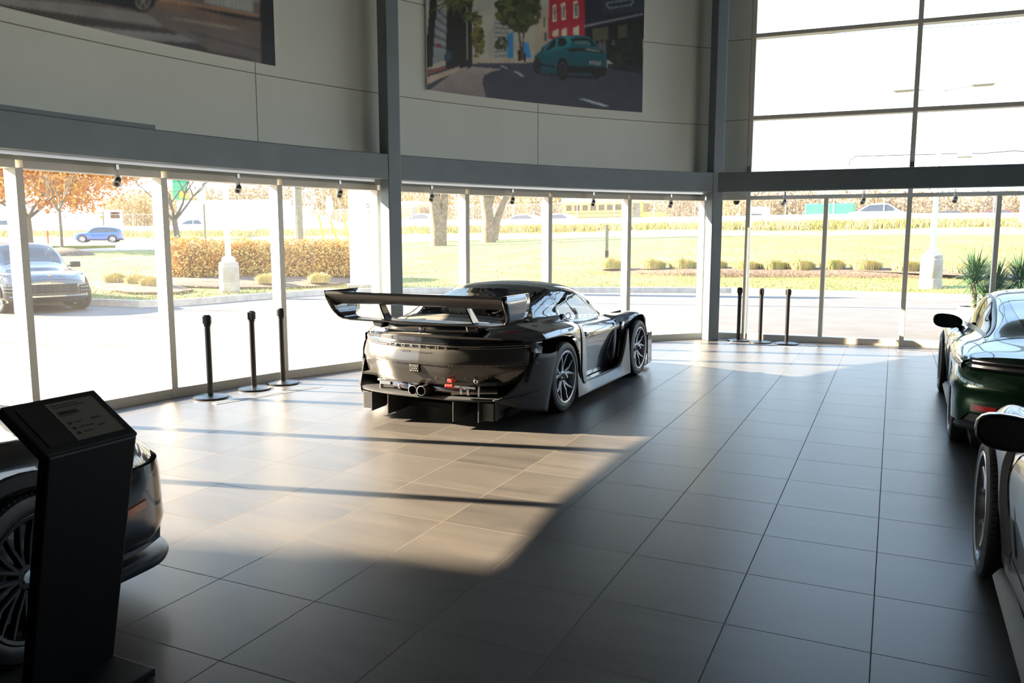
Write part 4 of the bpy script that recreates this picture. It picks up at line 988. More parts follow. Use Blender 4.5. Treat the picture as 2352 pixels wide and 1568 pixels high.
    w0 = wheel(R, .79, 0, .355, .28, .265, style, rim); copy_wheel(w0, -.79, 0, False); copy_wheel(w0, .80, 2.5, True); copy_wheel(w0, -.80, 2.5, False)
    return R
sports_car((1.440, 7.96, 0), radians(-.8), 'dark green coupe seen from behind at the right edge of the showroom', M['green'], M['rimdark'], 'five')
GC = sports_car((1.448, 2.13, 0), radians(-.3), 'warm grey sports car with a mirror and open fender vent, nearest at the right edge', M['greycar'], M['rimsilver'], 'Y', vent=True)
GC.scale = (1.05, 1.05, 1.05)
# ---------------------------------------------------------------- outdoors
rnd = random.Random(7)
G = {}
G['asphalt'] = mat('parking_asphalt', (.115, .108, .10), .85, noise=.18, nscale=1.3, bump=.05)
G['lawn'] = mat('autumn_lawn', (.10, .135, .022), .9, nscale=.55, col2=(.20, .19, .055), bump=.15)
G['dry'] = mat('dry_verge_grass', (.27, .25, .08), .9, nscale=1.2, col2=(.36, .29, .13), bump=.15)
G['kerb'] = mat('concrete_kerb', (.42, .38, .33), .85, noise=.25, nscale=4, bump=.1)
G['road'] = mat('road_surface', (.36, .34, .32), .85, noise=.12, nscale=.8)
G['barrier'] = mat('concrete_barrier', (.60, .56, .50), .8, noise=.15, nscale=.7)
G['mulch'] = mat('bark_mulch', (.075, .05, .035), .95, nscale=14, col2=(.17, .12, .085), bump=.4)
G['concrete'] = mat('light_concrete', (.40, .36, .31), .85, noise=.2, nscale=3, bump=.1)
G['tuft'] = mat('dry_tuft_blades', (.50, .40, .19), .8, nscale=3, col2=(.34, .33, .12))
G['weed'] = mat('verge_weed_leaves', (.34, .32, .11), .8, nscale=.6, col2=(.50, .42, .22))
G['hedge'] = mat('golden_shrub_leaves', (.48, .24, .045), .75, nscale=2.2, col2=(.60, .42, .13))
G['oak'] = mat('orange_oak_leaves', (.58, .19, .025), .7, nscale=1.1, col2=(.72, .36, .05))
G['wood'] = mat('thicket_twigs', (.22, .15, .10), .9, nscale=.4, col2=(.32, .21, .08))
G['woodleaf'] = mat('thicket_leaves', (.33, .24, .17), .85, nscale=.10, col2=(.42, .31, .13))
G['bark'] = mat('grey_bark', (.17, .135, .10), .9, nscale=9, col2=(.09, .07, .055), bump=.6)
G['palebark'] = mat('pale_brown_bark', (.27, .20, .13), .9, nscale=5, col2=(.16, .11, .07), bump=.8)
G['pole'] = mat('galvanised_pole', (.50, .50, .50), .4, .3, noise=.08)
G['timber'] = mat('weathered_timber', (.22, .20, .13), .9, noise=.3, nscale=6)
G['sign'] = mat('sign_face_white', (.75, .75, .76), .4, noise=.03)
G['signgrey'] = mat('sign_face_grey', (.42, .44, .47), .45, noise=.04)
G['yellow'] = mat('yellow_guy_guard', (.75, .60, .03), .5, noise=.1)
G['hgreen'] = mat('green_sign_face', (.02, .30, .14), .5, noise=.05)
G['busyellow'] = mat('school_bus_yellow', (.70, .36, .03), .45, noise=.05)
G['palm'] = mat('yucca_blades', (.035, .10, .045), .5, nscale=4, col2=(.07, .15, .06))
G['pot'] = mat('grey_planter', (.30, .31, .33), .5, noise=.08)
G['leaf_litter'] = mat('fallen_leaf', (.42, .15, .05), .8, noise=.2)

XS = [-400+80*i for i in range(41)]
def line(keys):
    kp_ = [(k[0], k[1]) for k in keys]; kd = [(k[0], k[2]) for k in keys]
    return [far(x, interp(kp_, x), interp(kd, x)) for x in XS]
kerbk = [(-400, 700), (0, 700), (200, 700.5), (330, 705), (420, 702), (520, 693), (632, 684), (753, 677), (923, 673), (1200, 671), (1640, 672), (1830, 678), (2100, 686), (2215, 690), (2800, 705)]
K0 = [gnd(x, interp(kerbk, x), -.02) for x in XS]
def push(P, d, z): return [Vector((p.x*(1+d/p.xy.length), p.y*(1+d/p.xy.length), z)) for p in P]
K1 = push(K0, .03, .14); K2 = push(K0, .20, .15); K3 = push(K0, .24, .12)
LN = line([(-400, 579, 52), (150, 577, 50), (380, 573, 52), (640, 566, 55), (900, 556, 58), (1200, 548, 56), (1640, 541, 51), (2352, 538, 50), (2900, 539, 50)])
R2 = line([(-400, 556, 84), (380, 556, 82), (640, 556, 76), (900, 553, 66), (1200, 545, 62), (1640, 539.5, 54), (2352, 537, 53), (2900, 537, 53)])
WB = line([(-400, 537, 92), (300, 536, 90), (640, 532, 82), (920, 526, 70), (1300, 522, 62), (1660, 518, 58), (2000, 514, 57), (2352, 512, 57), (2900, 511, 57)])
WT = line([(-400, 520, 92.3), (300, 519, 90.3), (640, 514.5, 82.3), (920, 506.6, 70.3), (1300, 502, 62.3), (1660, 496, 58.3), (2000, 490.5, 57.3), (2352, 488.6, 57.3), (2900, 488, 57.3)])
def strip(name, A, B, m, label, n=8, wob=0.0, cat='ground', extra=None):
    P = []
    for a, b in zip(A, B):
        row = []
        for j in range(n+1):
            t = j/n; p = a.lerp(b, t)
            if 0 < j < n and wob: p = p+Vector((0, 0, wob*sin(p.x*.33)*cos(p.y*.21+t*3)))
            row.append(p)
        P.append(row)
    mb = MB(); mb.grid(P)
    if extra: extra(mb)
    o = mb.build(name, m, smooth=60); tag(o, label, cat, kind='structure'); return o
mb = MB(); mb.prism([(K0[0].x-4, K0[0].y+1), *[(p.x, p.y) for p in push(K0, .1, 0)], (K0[-1].x+4, K0[-1].y), (30, -30), (-60, -30)][::-1], -.4, -.03)
tag(mb.build('parking_lot', G['asphalt'], smooth=0), 'pale asphalt parking lot outside the windows', 'parking lot', kind='structure')
P = [[a, b, c, d] for a, b, c, d in zip(push(K0, 0, -.06), K1, K2, K3)]; mb = MB(); mb.grid(P)
tag(mb.build('kerb', G['kerb'], smooth=0), 'long pale concrete kerb between parking lot and lawn', 'kerb', kind='structure')
strip('lawn', push(K0, .20, .11), LN, G['lawn'], 'green autumn lawn rising behind the kerb', 24, .05)
strip('road', [p+Vector((0, 0, -.05)) for p in LN], R2, G['road'], 'pale road beyond the lawn', 4)
strip('verge', R2, WB, G['dry'], 'dry grass verge below the highway barrier', 6, .08)
P = []
for b, t in zip(WB, WT):
    d = Vector((b.x, b.y, 0)).normalized(); P.append([b-Vector((0, 0, .5)), b+d*.12+Vector((0, 0, .15)), t-d*.1, t+d*.18, t+d*.35-Vector((0, 0, (t.z-b.z)+.4))])
mb = MB(); mb.grid(P); tag(mb.build('highway_barrier', G['barrier'], smooth=0), 'long pale concrete highway barrier behind the verge', 'barrier', kind='structure')
HD = [Vector((t.x*(1+.5/t.xy.length), t.y*(1+.5/t.xy.length), t.z-.95)) for t in WT]; HE = [Vector((t.x*(1+26/t.xy.length), t.y*(1+26/t.xy.length), t.z-.6)) for t in WT]; HF = [Vector((t.x*(1+60/t.xy.length), t.y*(1+60/t.xy.length), t.z+1.8)) for t in WT]
strip('highway', HD, HE, G['road'], 'highway deck behind the barrier', 3); strip('far_bank', HE, HF, G['dry'], 'dry grass bank across the highway', 4)
def zl(x, y):
    """height of the lawn/road terrain at (x, y)"""
    p = Vector((x, y)); d = p.length; az = 1176+FPX*math.tan(atan2(x, y)-YAW)*cos(PITCH)
    i = min(max((az+400)/80, 0), 39.99); k = int(i); t = i-k
    for A, B in ((K3, LN), (LN, R2), (R2, WB)):
        a = A[k].lerp(A[k+1], t); b = B[k].lerp(B[k+1], t)
        if d <= b.xy.length: return a.z+(b.z-a.z)*(d-a.xy.length)/(b.xy.length-a.xy.length)
    return b.z
def on(px, d):
    """point of the terrain seen in column px at distance d"""
    q = ray(px, 560); D = Vector((q.x, q.y)).normalized()*d; return Vector((D.x, D.y, zl(D.x, D.y)))
mb = MB()                               # grass island on the road
isl = [(-150, 56), (60, 56), (180, 57.5), (265, 60), (180, 64), (20, 65), (-150, 66)]; Q = [on(a, b)+Vector((0, 0, .14)) for a, b in isl]
mb.add(Q+[q-Vector((0, 0, .25)) for q in Q], [tuple(range(7)), *[(i, (i+1) % 7, 7+(i+1) % 7, 7+i) for i in range(7)]]); tag(mb.build('grass_island', G['lawn'], smooth=0), 'grass traffic island in the road at the left', 'ground', kind='structure')

def leaves(n, fn, size, flat=.0, rr=rnd):
    """n small folded leaf quads at fn()"""
    V = []; F = []
    for i in range(n):
        c = fn()
        if c is None: continue
        a = Vector((rr.gauss(0, 1), rr.gauss(0, 1), rr.gauss(0, 1)*(1-flat))).normalized(); b = a.cross(Vector((rr.gauss(0, 1), rr.gauss(0, 1), rr.gauss(0, 1)))).normalized()
        s_ = size*rr.uniform(.6, 1.4); o = len(V); V += [c-a*s_, c+b*s_*.6, c+a*s_, c-b*s_*.6]; F.append((o, o+1, o+2, o+3))
    return V, F
def blades(n, fn, h, w=.02, lean=.4, rr=rnd):
    V = []; F = []
    for i in range(n):
        c = fn()
        if c is None: continue
        a = rr.uniform(0, 2*pi); hh = h*rr.uniform(.5, 1.2); l = Vector((cos(a), sin(a), 0))*hh*lean*rr.random(); s_ = Vector((-sin(a), cos(a), 0))*w
        o = len(V); V += [c-s_, c+s_, c+l*.5+Vector((0, 0, hh*.6))+s_*.6, c+l*.5+Vector((0, 0, hh*.6))-s_*.6, c+l*1.3+Vector((0, 0, hh))]; F += [(o, o+1, o+2, o+3), (o+3, o+2, o+4)]
    return V, F
def add_raw(name, V, F, m, parent=None):
    me = bpy.data.meshes.new(name); me.from_pydata([tuple(v) for v in V], [], F); me.materials.append(m); o = link(bpy.data.objects.new(name, me)); o.parent = parent; return o
# verge weeds along the barrier foot
def wf():
    px = rnd.uniform(-300, 2700); i = (px+400)/80; k = int(i); t = i-k; a = R2[k].lerp(R2[k+1], t); b = WB[k].lerp(WB[k+1], t); return a.lerp(b, .45+.55*rnd.random()**.7)
V, F = blades(26000, wf, .50, .022, .9); tag(add_raw('verge_weeds', V, F, G['weed']), 'dry yellow green weeds growing along the highway barrier', 'weeds', kind='stuff')
def gf():
    px = rnd.uniform(-200, 2600); i = (px+400)/80; k = int(i); t = i-k; return K2[k].lerp(K2[k+1], t).lerp(LN[k].lerp(LN[k+1], t), rnd.random()**1.6)
V, F = blades(42000, gf, .055, .009, .7); tag(add_raw('lawn_grass', V, F, mat('lawn_blades', (.11, .155, .028), .8, nscale=.5, col2=(.24, .22, .07))), 'short grass blades of the lawn', 'grass', kind='stuff')
V, F = leaves(4200, lambda: gf()+Vector((0, 0, .04)), .028, .8); tag(add_raw('fallen_leaves', V, F, G['leaf_litter']), 'brown leaves scattered over the lawn', 'leaves', kind='stuff')

# mulch beds
def bed(pts, label, z=.06):
    Q = [on(a, b)+Vector((0, 0, z)) for a, b in pts]; c = sum(Q, Vector())/len(Q)+Vector((0, 0, .12)); mb = MB(); n = len(Q)
    Q2 = [q.lerp(c, .35)+Vector((0, 0, .05)) for q in Q]
    mb.add(Q+[q-Vector((0, 0, .2)) for q in Q]+Q2+[c], [(i, (i+1) % n, n+(i+1) % n, n+i) for i in range(n)]+[(i, (i+1) % n, 2*n+(i+1) % n, 2*n+i) for i in range(n)]+[(2*n+i, 2*n+(i+1) % n, 3*n) for i in range(n)])
    return tag(mb.build('mulch_bed', G['mulch'], smooth=60), label, 'flower bed', kind='structure')
bed([(300, 30.5), (330, 28.2), (420, 27.0), (520, 26.6), (640, 26.8), (720, 27.2), (806, 28.6), (812, 31.5), (700, 33), (500, 33.5), (360, 32.5)], 'dark mulch bed under the golden hedge')
bed([(200, 29.5), (215, 27.0), (300, 25.2), (400, 25.0), (440, 25.8), (390, 27.6), (300, 28.9), (230, 29.4)], 'dark mulch bed with dry grass beside the parked black vehicle')
bed([(1355, 32.6), (1420, 31.4), (1600, 31.0), (1900, 30.8), (2300, 30.5), (2700, 30.0), (2700, 32.6), (2300, 33), (1900, 33.2), (1500, 33.2)], 'long mulch bed with dry tufts across the right lawn')
def tree_mound(px, d): 
    c = on(px, d); mb = MB(); mb.lathe([(1.55, -.1), (1.35, .08), (.9, .22), (.4, .33), (0, .36)], 28, c=tuple(c)); return tag(mb.build('mulch_mound', G['mulch']), 'round dark mulch mound around the young tree', 'mulch')
# tufts in rows
tlab = ['first dry grass tuft from the left in the long right bed', 'second dry grass tuft in the long right bed', 'third dry grass tuft, left of the corner column', 'dry grass tuft half behind the corner column', 'dry grass tuft just right of the corner column', 'dry grass tuft left of the first thin mullion of the right window', 'rounded dry tuft before the middle of the right window', 'dry tuft right of the thin mullion at the middle', 'dry tuft between two mullions, left of the lamp base', 'dry tuft touching the left side of the right lamp base', 'dry tuft behind the potted palm', 'last dry tuft at the right edge']
def tuft(c, r, h, label):
    def fn():
        a = rnd.uniform(0, 2*pi); q = r*sqrt(rnd.random()); return c+Vector((q*cos(a), q*sin(a), 0))
    V = []; F = []
    for i in range(1100):
        a = rnd.uniform(0, 2*pi); q = r*.85*sqrt(rnd.random()); b = c+Vector((q*cos(a), q*sin(a), .02)); out = Vector((cos(a), sin(a), 0))*r*.35*rnd.random(); hh = h*rnd.uniform(.6, 1.0)*(1-.55*(q/r)**2); s_ = Vector((-sin(a), cos(a), 0))*.007
        o = len(V); V += [b-s_, b+s_, b+out*.5+Vector((0, 0, hh*.75))+s_, b+out*.5+Vector((0, 0, hh*.75))-s_, b+out*1.2+Vector((0, 0, hh*.92))]; F += [(o, o+1, o+2, o+3), (o+3, o+2, o+4)]
    return tag(add_raw('grass_tuft', V, F, G['tuft']), label, 'tuft', 'dry grass tufts in the beds')
for (px, d, r), lb in zip(((1405, 32.2, .62), (1500, 32.0, .6), (1570, 32.0, .62), (1640, 32, .6), (1715, 31.6, .58), (1780, 31.6, .6), (1842, 31.5, .58), (1915, 31.6, .5), (1992, 31.6, .62), (2085, 31.5, .6), (2225, 31.3, .65), (2330, 31.2, .6)), tlab):
    tuft(on(px, d)+Vector((0, 0, .12)), r, .55, lb)
for (px, d, lb) in ((262, 28.0, 'dry grass tuft behind the headlight of the parked black vehicle'), (310, 27.2, 'dry grass tuft in the middle of the left mulch bed'), (345, 26.4, 'dry grass tuft left of the second mullion'), (610, 27.4, 'dry tuft right of the left lamp base'), (730, 27.8, 'dry tuft in front of the hedge, left of the white sign')):
    tuft(on(px, d)+Vector((0, 0, .10)), .42, .40, lb)
# golden hedge: individual shrubs
def shrub(px, d, r, h, label):
    c = on(px, d); root = empty('golden_shrub', c, 0, label, 'shrub', 'golden shrubs of the autumn hedge')
    def fn():
        a = rnd.uniform(0, 2*pi); q = sqrt(rnd.random()); z = rnd.random(); k = (1-.25*z*z)*(.75+.25*min(1, z*4)); return Vector((r*q*k*cos(a), r*q*k*sin(a), .12+h*z*(1-.18*q*q)))
    V, F = leaves(2600, fn, .045); add_raw('foliage', V, F, G['hedge'], root)
    mb = MB()
    for i in range(14):
        a = rnd.uniform(0, 2*pi); mb.tube([(0.1*cos(a), .1*sin(a), 0), (.5*r*cos(a), .5*r*sin(a), h*.45), (.75*r*cos(a), .75*r*sin(a), h*.85)], [.014, .01, .005], 4)
    mb.build('stem', G['bark'], root)
hl = [(405, 30.0, 1.05), (440, 29.6, 1.05), (478, 29.8, 1.0), (520, 30.4, 1.0), (560, 30.0, 1.05), (598, 29.8, 1.0), (635, 29.9, 1.0), (670, 29.9, 1.05), (705, 30.0, 1.05), (742, 30.1, 1.05), (775, 30.2, 1.05), (798, 30.6, 1.0)]
hn = ['leftmost golden shrub of the hedge, beside the second mullion', 'second golden shrub of the hedge from the left', 'golden shrub left of the lamp base', 'golden shrub directly behind the left lamp base', 'golden shrub just right of the lamp base', 'golden shrub midway between lamp base and mullion', 'golden shrub behind the third mullion', 'golden shrub just right of the third mullion', 'golden shrub below the wooden pole', 'golden shrub left below the stop sign', 'golden shrub below the yellow cable guards', 'rightmost golden shrub beside the white sign']
for (px, d, r), lb in zip(hl, hn): shrub(px, d, .66, 1.42*r*.93, lb)
# trees
def branch(mb, p, dr, L, r, depth, tips, rr, spread=.6, up=.25, n=3):
    q = p; pts = [p]; d = dr.copy()
    for k in range(3):
        d = (d+Vector((rr.gauss(0, .12), rr.gauss(0, .12), rr.gauss(0, .06)+up*.15))).normalized(); q = q+d*L/3; pts.append(q)
    mb.tube(pts, [r, r*.85, r*.7, r*.55], 6 if depth < 2 else 4, caps=False)
    if depth == 0: tips.extend(pts[1:]); return
    for k in range(n):
        a = rr.uniform(0, 2*pi); s_ = Vector((cos(a), sin(a), rr.uniform(-.2, .5)))*spread
        branch(mb, pts[rr.choice([2, 3, 3])], (d+s_).normalized(), L*rr.uniform(.6, .8), r*.5, depth-1, tips, rr, spread, up, n)
def tree(px, d, h, r, label, leaf=None, depth=3, spread=.75, seed=1, nl=0, ls=.12, tipr=.7, trunk=.35, m=None, lean=(0, 0), n=4, group='trees between the parking lot and the highway', base=None):
    rr = random.Random(seed); c = base or on(px, d); root = empty('roadside_tree', c, 0, label, 'tree', group); mb = MB(); tips = []
    top = Vector((lean[0], lean[1], h*trunk)); mb.tube([(0, 0, -.1), top*.35+Vector((0, 0, 0)), top], [r*1.15, r, r*.8], 12)
    for k in range(n+1):
        a = 2*pi*k/(n+1)+rr.uniform(-.4, .4); branch(mb, top*rr.uniform(.85, 1.0), Vector((cos(a)*spread, sin(a)*spread, 1)).normalized(), h*(1-trunk)*.45, r*.5, depth, tips, rr, spread)
    mb.build('trunk', m or G['bark'], root)
    if leaf:
        def fn():
            t = rr.choice(tips); return t+Vector((rr.gauss(0, tipr), rr.gauss(0, tipr), rr.gauss(0, tipr*.6)))
        V, F = leaves(nl, fn, ls, rr=rr); add_raw('foliage', V, F, leaf, root)
    return root
def oak(px, d, label, seed, cen, rad):
    root = tree(px, d, 8.0, .19, label, None, 3, 1.25, seed, trunk=.24); rr = random.Random(seed+90); cl = []
    for i in range(150):
        u = Vector((rr.gauss(0, 1), rr.gauss(0, 1), rr.gauss(0, 1))).normalized()*rr.random()**.4; cl.append((cen+Vector((u.x*rad[0], u.y*rad[1], u.z*rad[2])), rr.uniform(.35, .8)))
    def fn():
        c, s_ = rr.choice(cl); return c+Vector((rr.gauss(0, s_), rr.gauss(0, s_), rr.gauss(0, s_*.55)))
    V, F = leaves(17000, fn, .12, rr=rr); add_raw('foliage', V, F, G['oak'], root); return root
oak(69, 58, 'orange leaved oak, its dark trunk beside the first mullion', 3, Vector((1.5, .5, 5.3)), (4.6, 4.6, 2.7))
oak(-110, 60, 'orange leaved oak cut by the left edge of the picture', 5, Vector((0, 0, 5.6)), (4.6, 4.6, 3.0))
tree(142, 47, 5.0, .075, 'slender young tree standing on a mulch mound', G['oak'], 2, .5, 8, 70, .07, .2, .45)
tree_mound(142, 47)
tree(412, 54, 6.2, .17, 'nearly bare tree with a few brown leaves beyond the hedge', G['woodleaf'], 3, .75, 11, 900, .07, .35, .30, lean=(-.35, 0))
def bare(x, y, lb, sd): tree(0, 0, 10.8, .15, lb, None, 3, .6, sd, base=Vector((x, y, -.03)))
bare(-36, 3.2, 'bare tree left of the building, nearest of three', 41); bare(-40, 6.8, 'bare tree left of the building, second of three', 42); bare(-37, 10.5, 'bare tree left of the building, farthest of three', 43)
def big_trunk(px, d, w, lims, label):
    c = on(px, d); mb = MB()
    for pts, rs in lims: mb.tube([tuple(p) for p in pts], rs, 14)
    o = mb.build('mature_tree', G['palebark'], smooth=50); o.location = c; tag(o, label, 'tree', 'mature trees on the lawn'); return o
def side(px, d):                        # unit vector across the view at a column
    q = ray(px, 560); v = Vector((q.x, q.y, 0)).normalized(); return Vector((v.y, -v.x, 0))
s1 = side(1005, 52); U = Vector((0, 0, 1))
big_trunk(1005, 52, 1, [([s1*0-U*.2, s1*-.05+U*1.2, s1*-.25+U*2.6, s1*-.45+U*4.5, s1*-.8+U*8], [.48, .40, .26, .2, .12]), ([s1*.12-U*.1, s1*.12+U*1.2, s1*.02+U*3.0, s1*.0+U*5, s1*.1+U*9], [.4, .33, .2, .17, .1]), ([s1*.28-U*.1, s1*.3+U*1.3, s1*.48+U*2.4, s1*.5+U*4.0, s1*.7+U*8], [.32, .30, .22, .2, .12])], 'thick brown tree trunk splitting in three, left of the two by the road')
s2 = side(1125, 54)
big_trunk(1125, 54, 1, [([s2*-.1-U*.2, s2*-.1+U*1.4, s2*-.3+U*3.0, s2*-.4+U*5.5, s2*-.8+U*9], [.50, .42, .34, .26, .15]), ([s2*.28+U*.1, s2*.45+U*1.3, s2*.85+U*2.4, s2*1.3+U*3.3, s2*1.6+U*5, s2*2.0+U*8], [.28, .24, .2, .17, .14, .1]), ([s2*-.05+U*2.2, s2*.25+U*3.2, s2*.5+U*5.0], [.2, .17, .14])], 'forked thick brown tree trunk behind the car roof, right of the two by the road')
# thicket behind the highway
def thick(px0, px1, d0, d1, n, y1f, label, seed):
    rr = random.Random(seed); mb = MB()
    def base(px, d):
        q = ray(px, 500); D = Vector((q.x, q.y)).normalized()*d; i = min(max((px+400)/80, 0), 39.99); k = int(i); t = i-k; e = HE[k].lerp(HE[k+1], t); return Vector((D.x, D.y, e.z+.5))
    V = []; F = []
    for i in range(n):
        px = rr.uniform(px0, px1); d = rr.uniform(d0, d1); b = base(px, d); top = far(px, y1f(px)+rr.uniform(-4, 26), d); hh = max(1.5, top.z-b.z)
        for k in range(26):
            z = hh*rr.random()**.8; a = rr.uniform(0, 2*pi); q = (.3+1.3*(z/hh)*(1-.5*z/hh))*rr.random(); p = b+Vector((q*cos(a), q*sin(a), z)); s_ = Vector((rr.gauss(0, .25), rr.gauss(0, .25), rr.uniform(.3, 1.1)))
            w = Vector((s_.y, -s_.x, 0)).normalized()*.022; o = len(V); V += [p-w, p+w, p+s_+w*.4, p+s_-w*.4]; F.append((o, o+1, o+2, o+3))
        def fn():
            z = hh*rr.random()**.7; a = rr.uniform(0, 2*pi); q = (.4+1.6*(z/hh)*(1-.4*z/hh))*sqrt(rr.random()); return b+Vector((q*cos(a), q*sin(a), z))
        v2, f2 = leaves(46, fn, .17, rr=rr); o = len(V); V += v2; F += [tuple(x+o for x in f) for f in f2]
        o = len(V); V += [b+Vector((-.07, 0, 0)), b+Vector((.07, 0, 0)), b+Vector((.03, 0, hh)), b+Vector((-.03, 0, hh))]; F.append((o, o+1, o+2, o+3))
    o = add_raw('thicket', V, F, G['woodleaf']); tag(o, label, 'thicket', kind='stuff'); return o
thick(170, 900, 112, 128, 420, lambda x: interp([(170, 490), (230, 455), (345, 436), (480, 428), (900, 400)], x), 'brown autumn woodland behind the highway at the left', 21)
thick(900, 1700, 98, 112, 420, lambda x: interp([(900, 425), (1300, 440), (1700, 448)], x), 'brown thicket behind the highway beyond the racing car', 22)
thick(1640, 2500, 88, 100, 420, lambda x: interp([(1640, 442), (1900, 438), (2500, 440)], x), 'pale reddish thicket behind the highway at the right', 23)
# chain link fence on the barrier
mf = mat('chain_link', (.35, .33, .30), .6, .4, noise=.1)
def fence_root():
    root = empty('chain_link_fence', WT[10]+Vector((0, 0, 0)), 0, 'grey chain link fence standing on the highway barrier', 'fence'); o0 = root.location; mb = MB(); pv = None; w = MB()
    px = -200; 
    def top(px, h): i = (px+400)/80; k = int(i); t = i-k; b = WT[k].lerp(WT[k+1], t); D = Vector((b.x, b.y, 0)).normalized()*.12; return b+D+Vector((0, 0, h))
    L = 0; posts = []; q = top(px, 0); px_ = px; posts.append(px_)
    while px_ < 2640:
        px_ += 2; p = top(px_, 0); L += (p-q).length; q = p
        if L > 3.0: posts.append(px_); L = 0
    for p_ in posts:
        m_ = MB(); m_.tube([top(p_, -.1)-o0, top(p_, 1.25)-o0], .035, 6); m_.build('post', G['pole'], root, smooth=0)
    H_ = 1.15; pts = [top(-200+4*i, 0) for i in range(710)]; rail = MB(); rail.tube([p+Vector((0, 0, H_))-o0 for p in pts[::6]], .018, 5); rail.build('rail', G['pole'], root)
    V = []; F = []
    for i in range(0, len(pts)-8, 1):
        a = pts[i]-o0; b = pts[i+7]-o0
        for (z0, z1) in ((0, H_), (H_, 0)):
            o = len(V); V += [a+Vector((0, 0, z0)), a+Vector((0, 0, z0+.012)), b+Vector((0, 0, z1+.012)), b+Vector((0, 0, z1))]; F.append((o, o+1, o+2, o+3))
    add_raw('wire_mesh', V, F, mf, root)
fence_root()

# lamp posts
def lamp_post(px, py, d, label, rbase=.37, hb=1.0, top=9.4, heads=True):
    c = far(px, py, d); c.z = max(c.z, zl(c.x, c.y)-.02); R = empty('lamp_post', c, atan2(c.y, c.x), label, 'lamp post', 'parking lot lamp posts on concrete bases')
    mb = MB(); mb.lathe([(0, -.1), (rbase, -.1), (rbase*1.0, hb*.30), (rbase*.975, hb*.31), (rbase*.975, hb*.33), (rbase*.99, hb*.34), (rbase*.98, hb*.86), (rbase*.93, hb*.88), (rbase*.93, hb*.98), (rbase*.88, hb), (0, hb)], 40); mb.build('concrete_base', G['concrete'], R, smooth=30)
    mb = MB(); mb.lathe([(.0, hb), (.2, hb), (.2, hb+.10), (.15, hb+.16), (.10, hb+.17), (.085, hb+.2), (.06, top), (0, top)], 20); mb.build('pole', G['pole'], R, smooth=30)
    if heads:
        for sg in (-1, 1):
            mb = MB(); mb.tube([(0, 0, top-.12), (0, sg*.75, top-.02)], .025, 8); mb.box((0, sg*1.05, top+.02), (.34, .62, .09), taper=.8); h = mb.build('lamp_head', G['pole'], R, smooth=0)
            mb = MB(); mb.box((0, sg*1.05, top-.035), (.30, .5, .03)); mb.build('louvre', G['concrete'], h, smooth=0)
    return R
lamp_post(528, 669, 25.75, 'lamp post on a round concrete base in front of the golden hedge', .295, .88)
p = far(2136, 667, 28.2); tz = far(2158, 204, 28.2).z-p.z
lamp_post(2136, 667, 28.2, 'lamp post on a round concrete base seen through the right window', .32, 1.05, tz)
# white pylon sign
c = far(842, 640, 27.4); zg = zl(c.x, c.y); c.z = zg; sd = side(842, 27); az = atan2(sd.y, sd.x)
PS = empty('pylon_sign', c, az, 'tall white and grey pylon sign reading Oak 22 beside the middle column', 'sign')
mb = MB(); mb.box((.1, 0, .02), (1.5, .9, .16)); mb.build('slab', G['concrete'], PS, smooth=0)
mb = MB(); mb.box((-.38, 0, 3.0), (.30, .34, 5.9)); mb.tube([(-.20, -.05, .1), (-.20, -.05, 5.9)], .13, 20); mb.build('white_edge', G['sign'], PS, smooth=40)
mb = MB(); mb.box((.42, .0, 3.0), (1.15, .22, 5.9)); f_ = mb.build('face_panel', mat('sign_panel_silver', (.62, .63, .66), .4, noise=.03), PS, smooth=0)
text('Oak', 'sign_lettering', M['black'], f_, (.14, -.115, 2.66), (pi/2, 0, 0), .22, .002).scale = (.55, 1, 1); text('22', 'sign_lettering', M['black'], f_, (.16, -.115, 2.44), (pi/2, 0, 0), .14, .002).scale = (.7, 1, 1)
# poles and signs by the road
def post_obj(name, label, cat, c, parts, group=None):
    R = empty(name, c, atan2(c.y, c.x)-pi/2, label, cat, group)
    for nm, m, fn in parts:
        mb = MB(); fn(mb); mb.build(nm, m, R, smooth=30)
    return R
c = on(689, 60); c.z -= .1
post_obj('utility_pole', 'weathered wooden utility pole left of the stop sign', 'pole', c, [('shaft', G['timber'], lambda m: m.tube([(0, 0, 0), (0, 0, 11)], [.27, .2], 12)), ('cable_guard', G['sign'], lambda m: m.box((-.26, -.05, 3), (.2, .1, 6)))])
c = on(759, 57)
post_obj('stop_sign', 'octagonal sign seen from its pale back among yellow cable guards', 'sign', c, [('post', G['pole'], lambda m: m.box((0, 0, 1.35), (.06, .06, 2.9))), ('plate', G['sign'], lambda m: m.prism([(.38*cos(pi/8+k*pi/4)*.72, 2.62+.46*sin(pi/8+k*pi/4)*1.55) for k in range(8)], -.05, -.03, fn=lambda u, v, h: (u, h, v)))])
for px0, py0, px1, py1, lb in ((732, 494, 745, 556, 'leftmost yellow guard on a slanting guy wire'), (756, 497, 776, 556, 'middle yellow guard on a slanting guy wire'), (786, 490, 803, 553, 'rightmost yellow guard, its wire rising to the window head')):
    a, b = far(px0, py0, 58), far(px1, py1, 57.5); o = MB(); o.tube([a, b], .07, 8); g_ = tag(o.build('guy_wire_guard', G['yellow']), lb, 'cable guard', 'yellow guards on the guy wires')
    w = MB(); w.tube([a, a+(a-b)*1.6], .012, 4); w.build('wire', G['pole'], g_)
c = on(471, 64); 
post_obj('road_sign', 'grey backed road sign on a brown post beyond the hedge', 'sign', c, [('post', G['timber'], lambda m: m.box((.05, 0, 2.2), (.12, .1, 4.6))), ('plate', G['signgrey'], lambda m: m.box((-.12, -.1, 3.6), (.62, .04, 1.25)))])
c = on(418, 96); c = far(418, 520, 96)
